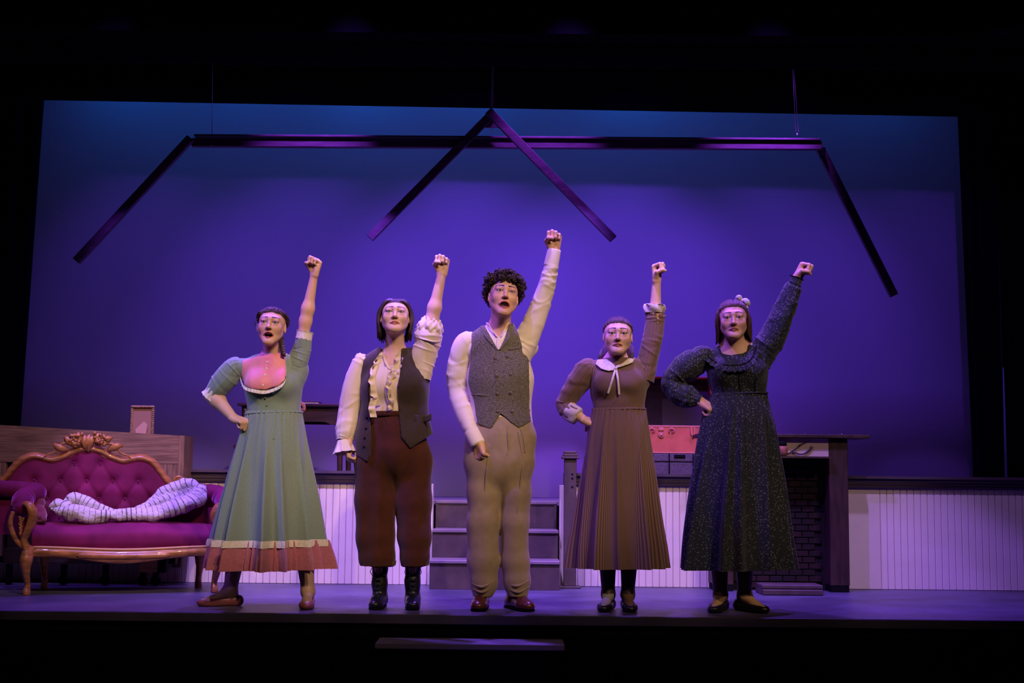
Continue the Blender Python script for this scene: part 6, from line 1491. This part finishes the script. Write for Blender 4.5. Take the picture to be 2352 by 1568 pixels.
# ================================================================== PERSON IN THE STRIPED DRESS
def stripe_build(count, c1, c2, lo=.35, hi=.6):
    def bld(nt, b, tc):
        uv = nd(nt, 'ShaderNodeUVMap'); sp = nd(nt, 'ShaderNodeSeparateXYZ'); nt.links.new(uv.outputs['UV'], sp.inputs[0])
        mu = nd(nt, 'ShaderNodeMath', operation='MULTIPLY'); mu.inputs[1].default_value = 2*PI*count; nt.links.new(sp.outputs['X'], mu.inputs[0])
        wv = nd(nt, 'ShaderNodeMath', operation='SINE'); nt.links.new(mu.outputs[0], wv.inputs[0])
        mr = nd(nt, 'ShaderNodeMapRange'); mr.inputs['From Min'].default_value = -1; nt.links.new(wv.outputs[0], mr.inputs['Value'])
        nt.links.new(ramp(nt, mr.outputs['Result'], [(lo, c1), (hi, c2)]), b.inputs['Base Color'])
    return bld
def person_striped():
    q = lambda px, py, dy=0.0: A(px, py, Y0+dy)
    base = q(1420, 1390)
    p = thing('person', 'person in brown pinstriped dress with white round collar and ribbon raising a fist', 'person', (base[0], Y0, 0), 'five performers in a row')
    skin = np.array([0.68, 0.42, 0.32])
    H = Head(q(1419, 770, -.06), 0.96, yaw=-4, pitch=4, roll=1, opn=0, wide=1.04, lid=.001)
    wc = q(1422, 940); nb = q(1418, 826); Rm = local_frame(wc, nb, -4); L = np.linalg.norm(nb-wc)+.015
    T = torso(wc, Rm, .136, .150, L, .135, bust=.056, sy=.70, slope=.025, bz=.15)
    sh_l, el_l, wr_l = q(1352, 852), q(1296, 928, .04), q(1338, 962, -.02)
    sh_r, el_r, wr_r = q(1486, 852), q(1504, 742, -.02), q(1508, 645, -.04)
    neck0 = H.W((0, .026, -.060)); neck1 = nb+np.array([0, .02, -.04])
    HN = SDF().u(H.f()); HN.u(d_cone(neck0, neck1, .047, .052), .025); HN.u(d_cone(neck1, neck1+np.array([0, 0, -.06]), .05, .07), .04)
    AL = arm_sdf(sh_l, el_l, wr_l, (.042, .034, .024)); hand(AL, wr_l, (.85, .25, -.35), (-.2, .5, -.85), .92, mirror=-1, curl=(35, 40, 25))
    AR = arm_sdf(sh_r, el_r, wr_r, (.042, .033, .0225)); hand(AR, wr_r, (.02, -.03, 1), (.80, -.60, 0), .93, curl=((74, 88, 52), (80, 95, 60), (84, 98, 62), (86, 98, 62)))
    an1 = q(1397, 1380, .03); an1[2] = 0; an2 = q(1442, 1380, .03); an2[2] = 0; d1 = (-.25, -1, 0); d2 = (.02, -1, 0)
    LG = SDF(); leg_sdf(LG, q(1395, 1245), an1, d1, (.048, .034), .93); leg_sdf(LG, q(1447, 1245), an2, d2, (.048, .034), .93)
    BT = SDF().u(torso(wc, Rm, .11, .12, L, .10, sy=.58)); BT.u(d_cone(wc+(-.04, 0, -.03), q(1395, 1245), .06, .035), .02); BT.u(d_cone(wc+(.04, 0, -.03), q(1447, 1245), .06, .035), .02)
    pcs = [(HN, *bnd([H.t+(.0, .04, .03), neck1], (.12, .17, .13)), .0024), (AL, *bnd([sh_l, el_l, wr_l, wr_l+(.1, .04, -.04)], .095), .004), (AR, *bnd([sh_r, el_r, wr_r, wr_r+(0, 0, .1)], .095), .0034),
           (LG, *bnd([q(1395, 1200), q(1447, 1200), an1, an2, an1+(-.05, -.2, 0)], .07), .006), (BT, *bnd([wc, nb, q(1395, 1200)], .2), .014)]
    def paint(V, col):
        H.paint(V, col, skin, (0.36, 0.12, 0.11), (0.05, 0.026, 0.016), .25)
        lo = V[:, 2] < .33; col[lo] = (0.035, 0.020, 0.022); sock = (V[:, 2] < .085) & (V[:, 1] < Y0+.0); col[sock & (V[:, 0] < q(1418, 1380)[0])] = (0.34, 0.32, 0.30); col[sock & (V[:, 0] > q(1418, 1380)[0])] = (0.16, 0.09, 0.05)
    make_body(p, pcs, paint, skin); H.eyes(p); mic(H, p, -1)
    hm = hair_mat('auburn_hair', (0.020, 0.009, 0.006), (0.085, 0.036, 0.020))
    K = Locks(); rg = random.Random(12)
    for i in range(210):
        ph = rg.uniform(-1, 1)*112; a = sdir(ph, HL(abs(ph))+rg.uniform(-3, 9)); b = sdir(165*(1 if ph > 0 else -1)+rg.uniform(-12, 12), 5+rg.uniform(-10, 10)); mid = nrm(a*.5+b*.35+np.array([0, 0, .5]))
        pts = [scalp(a, -.002), scalp(nrm(a*.7+mid*.3), .002+rg.random()*.002), scalp(mid, .004+rg.random()*.003), scalp(nrm(mid*.5+b*.5), .007), scalp(b, .006)]
        K.add(pts, [.0015, .0042, .0055, .006, .004])
    for i in range(46):                         # ponytail falling behind the shoulder
        s = -.060+rg.uniform(-.024, .030); o = rg.uniform(-.01, .01)
        K.add([np.array([-.01, .105, .03]), np.array([s*.6, .112, -.02+o]), np.array([s, .075, -.075]), np.array([s-.004+o, .055, -.125]), np.array([s+o+.012, .060, -.170-rg.random()*.03])], [.006, .009, .009, .008, .002], n=14)
    for i in range(26):
        s = .055+rg.uniform(-.006, .022); K.add([np.array([.02, .10, .01]), np.array([s, .085, -.045]), np.array([s+.004, .050, -.085]), np.array([s+.010, .030, -.120-rg.random()*.02])], [.006, .008, .007, .002], n=12)
    K.build(H, hm, p, extra=hair_cap(H, HL))
    c1, c2 = (0.105, 0.058, 0.048), (0.22, 0.130, 0.108)
    M_d = mat('pinstripe_cotton', (0.2, 0.12, 0.1), rough=0.8, spec=0.2, sheen=0.2, bump=0.2, bscale=500, build=stripe_build(165, c1, c2))
    M_b = mat('pinstripe_bodice', (0.2, 0.12, 0.1), rough=0.8, spec=0.2, sheen=0.2, bump=0.2, bscale=500, build=stripe_build(125, c1, c2))
    M_sl = mat('pinstripe_sleeve', (0.2, 0.12, 0.1), rough=0.8, spec=0.2, sheen=0.2, bump=0.2, bscale=500, build=stripe_build(48, c1, c2))
    M_w = fabric_plain('white_cotton', (0.74, 0.66, 0.60)); M_in = fabric_plain('pale_lilac_lining', (0.55, 0.47, 0.45))
    B = SDF().u(T); B.u(d_cone(sh_l+(.01, 0, 0), sh_l, .052, .050), .03); B.u(d_cone(sh_r+(-.02, 0, -.02), sh_r, .056, .050), .04)
    B.cut(d_half(wc+(0, 0, -.025), -Rm[:, 2]), 0); B.cut(d_half(q(1418, 828), (0, .2, 1)), .004)
    V, F = polygonise(B, *bnd([wc, nb, sh_l, sh_r], .20), .0052); V = relax(V, F, 1); V = wrink(V, F, Noise(71, 55, 20, (.8, 1, 1.2)), .0024)
    dress = add('dress_bodice', V, F, M_b, p, uv=uv_round(V, wc, Rm))
    v, f, uv = skirt([(937, 1362, 1482), (955, 1357, 1486), (1000, 1346, 1495), (1060, 1338, 1503), (1120, 1332, 1508), (1200, 1323, 1516), (1260, 1317, 1523), (1304, 1314, 1527)], Y0, 12, .42, seed=14, sharp=1.4, gather=.003, dr=(.76, .72)); add('skirt', v, f, M_d, p, uv=uv)
    v, f = tube([wc+Rm @ np.array([.140*math.cos(t), .105*math.sin(t), -.002]) for t in np.linspace(0, 2*PI, 60)], [(.004, .006)]*60, 8, n=60, up=(0, 0, 1)); add('waist_seam', v, f, M_d, dress, uv=None)
    # round collar and ribbon
    cs = SDF().u(T); cs.u(d_cone(sh_l+(.01, 0, 0), sh_l, .05, .05), .03); fr_ = SDF().u(T).off(.006)
    for s, poly in ((-1, [(1372, 826), (1394, 824), (1412, 838), (1414, 845), (1408, 851), (1396, 852), (1380, 847), (1367, 836)]), (1, [(1444, 822), (1457, 824), (1454, 832), (1440, 838), (1425, 843), (1415, 845), (1414, 840), (1428, 835)])):
        X = SDF().u(T).off(.010).onion(.005); X.cut(d_ppx(poly), .002); X.cut(front_only(Y0+.03), 0)
        V, F = polygonise(X, *bnd([q(1355, 860, -.18), q(1470, 812, .05)], .01), .004); V = relax(V, F, 1, .4); add('collar', V, F, M_w, dress)
    cr = q(1418, 829, .01); C = [cr+np.array([.062*math.cos(t), .056*math.sin(t), -.002-.012*(math.sin(t) < 0)*abs(math.sin(t))]) for t in np.linspace(0, 2*PI, 50)]
    v, f = tube(C, [(.012, .008)]*50, 8, n=60, up=(0, 0, 1)); add('collar_band', v, f, M_w, dress)
    bw = px_hit(fr_, 1414, 846, Y0)+(0, -.014, 0)
    v, f = ball(bw, (.009, .007, .008), 12, 8); rb_ = add('ribbon_knot', v, f, M_w, dress)
    for pts in ([(1413, 848), (1406, 872), (1396, 904)], [(1415, 848), (1419, 872), (1422, 907)]):
        v, f = tube([px_hit(fr_, x, y, Y0)+(0, -.010, 0) for x, y in pts], [(.0015, .0058)]*3, 8, n=30); add('ribbon_tail', v, f, M_w, rb_)
    v, f, uv = sleeve([q(1368, 845), q(1350, 850), q(1328, 878, .01), q(1306, 912, .03), q(1298, 932, .035), q(1310, 948, .0), q(1322, 954, -.01)], [.036, .060, .060, .052, .050, .044, .040], 33, amp=.006, rings=6, gather=.004); sv = add('sleeve', v, f, M_sl, p, uv=uv)
    e1, e2 = q(1303, 942, .01), q(1326, 957, -.012); v, f = tube([e1, (e1+e2)/2, e2, e2+nrm(e1-e2)*.004], [.046, .050, .048, .040], 40, n=16, cap=False, disp=lambda t, s: .003*np.sin(5*t+s*4)); add('rolled_cuff', v, f, M_in, sv)
    v, f, uv = sleeve([q(1476, 872), q(1487, 830), q(1499, 780, -.01), q(1504, 735, -.015), q(1503, 714, -.02)], [.062, .058, .053, .049, .046], 34, amp=.006, rings=6, gather=.003); sv = add('sleeve', v, f, M_sl, p, uv=uv)
    e1, e2 = q(1503, 718, -.02), q(1503, 700, -.022); v, f = tube([e1, (e1+e2)/2, e2, e2+(0, 0, -.004)], [.050, .056, .053, .044], 44, n=16, cap=False, disp=lambda t, s: .005*np.sin(4*t+s*5)+.002*np.sin(9*t)); add('rolled_cuff', v, f, M_in, sv)
    ms = mat('black_flat_leather', (0.012, 0.010, 0.014), rough=0.35, spec=0.5)
    for a, d in ((an1, d1), (an2, d2)): flat_shoe('shoe', a, d, ms, p, .95)
    return p
person_striped()

# ================================================================== PERSON IN THE FLORAL DRESS
def person_floral():
    q = lambda px, py, dy=0.0: A(px, py, Y0+dy)
    base = q(1685, 1390)
    p = thing('person', 'person in dark navy floral dress with puffed sleeves and hair bow raising a fist', 'person', (base[0], Y0, 0), 'five performers in a row')
    skin = np.array([0.62, 0.36, 0.27])
    H = Head(q(1684, 733, -.06), 0.98, yaw=-9, pitch=2, roll=-2, opn=0, wide=1.02)
    wc = q(1697, 906); nb = q(1690, 804); Rm = local_frame(wc, nb, -7); L = np.linalg.norm(nb-wc)+.02
    T = torso(wc, Rm, .142, .158, L, .142, bust=.062, sy=.70, slope=.02, bz=.13)
    sh_l, el_l, wr_l = q(1616, 824), q(1543, 884, .04), q(1607, 920, -.04)
    sh_r, el_r, wr_r = q(1752, 802), q(1790, 742, -.02), q(1829, 640, -.04)
    neck0 = H.W((0, .026, -.060)); neck1 = nb+np.array([0, .015, -.03])
    HN = SDF().u(H.f()); HN.u(d_cone(neck0, neck1, .049, .054), .03); HN.u(torso(wc, Rm, .12, .138, L, .125, sy=.62, slope=.02), .035); HN.cut(d_half(q(1690, 850), (0, 0, -1)), 0)
    AL = arm_sdf(sh_l, el_l, wr_l, (.042, .034, .024)); hand(AL, wr_l, (.72, -.15, -.55), (-.1, .5, -.85), .96, mirror=-1, curl=(70, 80, 50))
    AR = arm_sdf(sh_r, el_r, wr_r, (.042, .033, .024)); hand(AR, wr_r, (.62, -.06, 1), (.72, -.55, -.45), .97, curl=((74, 90, 55), (78, 94, 58), (80, 95, 60), (82, 98, 62)))
    an1 = q(1655, 1382, .03); an1[2] = 0; an2 = q(1710, 1382, .03); an2[2] = 0; d1 = (-.42, -1, 0); d2 = (.62, -1, 0)
    LG = SDF(); leg_sdf(LG, q(1652, 1245), an1, d1, (.050, .036), .97); leg_sdf(LG, q(1712, 1245), an2, d2, (.050, .036), .97)
    BT = SDF().u(torso(wc, Rm, .11, .12, L, .10, sy=.55)); BT.u(d_cone(wc+(-.04, 0, -.03), q(1652, 1245), .06, .035), .02); BT.u(d_cone(wc+(.04, 0, -.03), q(1712, 1245), .06, .035), .02)
    pcs = [(HN, *bnd([H.t+(.0, .04, .03), q(1640, 850), q(1740, 850)], (.10, .17, .13)), .0025), (AL, *bnd([sh_l, el_l, wr_l, wr_l+(.08, -.02, -.07)], .095), .004), (AR, *bnd([sh_r, el_r, wr_r, wr_r+(.07, 0, .1)], .095), .0034),
           (LG, *bnd([q(1652, 1200), q(1712, 1200), an1, an2, an1+(-.1, -.2, 0), an2+(.12, -.18, 0)], .07), .006), (BT, *bnd([wc, nb, q(1652, 1200)], .2), .014)]
    def paint(V, col):
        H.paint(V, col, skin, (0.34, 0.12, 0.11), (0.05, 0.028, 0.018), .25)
        lo = V[:, 2] < .34; col[lo] = (0.11, 0.065, 0.06); col[(V[:, 2] < .082) & (V[:, 1] < Y0+.0)] = (0.50, 0.32, 0.17)
    make_body(p, pcs, paint, skin); H.eyes(p)
    hm = hair_mat('chestnut_hair', (0.024, 0.010, 0.006), (0.11, 0.045, 0.022))
    K = Locks(); rg = random.Random(15)
    for i in range(190):
        ph = rg.uniform(-1, 1)*100; a = sdir(ph, HL(abs(ph))+rg.uniform(-3, 9)); b = sdir(150*(1 if ph > 0 else -1)+rg.uniform(-20, 20), 25+rg.uniform(-15, 15)); mid = nrm(a*.5+b*.3+np.array([0, 0, .5]))
        pts = [scalp(a, -.002), scalp(nrm(a*.7+mid*.3), .003+rg.random()*.003), scalp(mid, .006+rg.random()*.005), scalp(nrm(mid*.5+b*.5), .010), scalp(b, .008)]
        K.add(pts, [.0015, .0045, .006, .0065, .004])
    for i in range(130):                        # long waves falling at both sides
        s = 1 if i % 2 else -1; ph = s*rg.uniform(74, 150); e = scalp(sdir(ph, rg.uniform(0, 28)), .009); w = rg.uniform(0, 6)
        pts = [e]+[e+np.array([s*(.002+.004*math.sin(w+j*1.5)), .004*j-.004, -.032*(j+1)]) for j in range(5)]; pts[-1] = pts[-1]+np.array([s*.006, 0, .01*rg.random()])
        K.add(pts, [.004, .007, .008, .0075, .006, .0015], n=20)
    for i in range(12):
        s = -1 if i % 2 else 1; a = scalp(sdir(s*rg.uniform(30, 70), rg.uniform(30, 45)), .004); K.add([a, a+np.array([s*.006, -.012, -.015]), a+np.array([s*.012, -.010, -.045])], [.0012, .001, .0006], n=8, flat=1)
    K.build(H, hm, p, extra=hair_cap(H, HL))
    M_bow = mat('white_satin_bow', (0.80, 0.76, 0.80), rough=0.35, spec=0.5)
    bc = H.W((.050, .030, .108)); bow = add('hair_bow', *ball(bc, (.010, .010, .010), 12, 8), M_bow, p)
    for (dx, dz, L_) in ((.030, -.016, 1), (-.020, .010, .8)):
        v, f = tube([bc, bc+np.array([dx*.6, -.012, dz*.6+.008]), bc+np.array([dx, -.008, dz]), bc+np.array([dx*.9, .004, dz-.010]), bc], [(.004, .006), (.005, .013), (.006, .016), (.005, .013), (.004, .006)], 10, n=24); add('bow_loop', v, f, M_bow, bow)
    v, f = tube([bc, bc+np.array([.022, .0, -.025]), bc+np.array([.026, 0, -.050])], [(.002, .006), (.002, .010), (.002, .011)], 8, n=12); add('bow_tail', v, f, M_bow, bow)
    def floral(nt, b, tc):
        v = nd(nt, 'ShaderNodeTexVoronoi'); v.inputs['Scale'].default_value = 88; v.inputs['Randomness'].default_value = .85; nt.links.new(tc.outputs['Object'], v.inputs['Vector'])
        n = nd(nt, 'ShaderNodeTexNoise'); n.inputs['Scale'].default_value = 330; nt.links.new(tc.outputs['Object'], n.inputs['Vector'])
        ad = nd(nt, 'ShaderNodeMath', operation='MULTIPLY_ADD'); ad.inputs[1].default_value = .55; nt.links.new(n.outputs['Fac'], ad.inputs[0]); nt.links.new(v.outputs['Distance'], ad.inputs[2])
        nt.links.new(ramp(nt, ad.outputs[0], [(0.42, (0.17, 0.19, 0.18)), (0.52, (0.06, 0.075, 0.08)), (0.62, (0.010, 0.014, 0.023))]), b.inputs['Base Color'])
    M_d = mat('navy_floral_cotton', (0.012, 0.016, 0.03), rough=0.7, spec=0.25, sheen=0.15, bump=0.2, bscale=500, build=floral)
    B = SDF().u(T); B.u(d_cone(sh_l+(.01, 0, 0), sh_l, .055, .052), .03); B.u(d_cone(sh_r+(-.02, 0, -.02), sh_r, .062, .054), .04)
    nk = d_ppx([(1652, 770), (1720, 770), (1716, 805), (1705, 812), (1680, 816), (1660, 811), (1654, 800)])
    B.cut(d_half(wc+(0, 0, -.025), -Rm[:, 2]), 0); B.cut(d_half(q(1690, 798), (0, .25, 1)), .004); B.sub(lambda P: np.maximum(nk(P), P[:, 1]-Y0-.02), .004)
    V, F = polygonise(B, *bnd([wc, nb, sh_l, sh_r], .20), .0052); V = relax(V, F, 1); V = wrink(V, F, Noise(81, 55, 20, (.9, 1, 1)), .002); dress = add('dress_bodice', V, F, M_d, p)
    v, f, uv = skirt([(903, 1634, 1759), (920, 1627, 1765), (960, 1609, 1777), (1010, 1597, 1785), (1080, 1585, 1794), (1160, 1571, 1803), (1240, 1559, 1812), (1306, 1551, 1821)], Y0, 13, .40, seed=22, sharp=1.4, gather=.003, dr=(.78, .76)); add('skirt', v, f, M_d, p, uv=uv)
    Fy = SDF().u(B).off(.002); hit = lambda L_: np.array([px_hit(Fy, x, y, Y0) for x, y in L_])
    for pts in ([(1660, 846), (1659, 875), (1662, 912)], [(1697, 850), (1698, 880), (1702, 908)], [(1731, 842), (1735, 870), (1733, 903)]):
        v, f = tube(hit(pts)+(0, -.001, 0), .0024, 6, n=24); add('bodice_seam', v, f, M_black, dress)
    v, f = tube([wc+Rm @ np.array([.147*math.cos(t), .110*math.sin(t), .0]) for t in np.linspace(0, 2*PI, 60)], [(.005, .011)]*60, 10, n=60, up=(0, 0, 1)); add('waistband', v, f, M_d, dress)
    yk = [(1618, 800), (1626, 818), (1645, 832), (1668, 838), (1695, 838), (1716, 832), (1730, 816), (1737, 796)]
    v, f, uv = ribbon(hit(yk)+(0, -.003, 0), np.array([[-.026, -.01, -.014], [-.014, -.018, -.026], [-.004, -.018, -.034], [0, -.018, -.036], [0, -.018, -.036], [.004, -.018, -.034], [.012, -.016, -.026], [.024, -.008, -.012]]), .007, 13, (0, -1, .4), n=200, nw=9); o = add('yoke_ruffle', v, f, M_d, dress, uv=uv)
    v, f = tube(hit(yk)+(0, -.004, 0), .003, 6, n=80); add('yoke_piping', v, f, M_black, dress)
    v, f, uv = sleeve([q(1632, 818), q(1612, 822), q(1580, 842, .02), q(1553, 862, .035), q(1541, 880, .035), q(1556, 900, .02), q(1582, 912, -.01), q(1603, 918, -.035)], [.040, .068, .080, .066, .056, .060, .055, .030], 43, amp=.008, rings=7, gather=.004); sv = add('sleeve', v, f, M_d, p, uv=uv)
    e1, e2 = q(1600, 917, -.035), q(1611, 921, -.045); v, f = tube([e1, e2], [.031, .030], 30, n=6, cap=False); add('cuff', v, f, M_d, sv)
    v, f, uv = sleeve([q(1738, 832), q(1752, 806), q(1773, 776, -.005), q(1789, 742, -.02), q(1806, 700, -.03), q(1821, 660, -.04), q(1825, 650, -.04)], [.075, .073, .070, .062, .053, .044, .033], 44, amp=.007, rings=8, gather=.003); sv = add('sleeve', v, f, M_d, p, uv=uv)
    e1, e2 = q(1824, 654, -.04), q(1829, 640, -.042); v, f = tube([e1, e2, e2+nrm(e2-e1)*.006], [.034, .034, .040], 36, n=8, cap=False, disp=lambda t, s: .003*np.sin(12*t)*s); add('cuff', v, f, M_d, sv)
    ms = mat('black_flat_leather', (0.012, 0.010, 0.014), rough=0.35, spec=0.5)
    for a, d in ((an1, d1), (an2, d2)): flat_shoe('shoe', a, d, ms, p, 1.0)
    return p
person_floral()
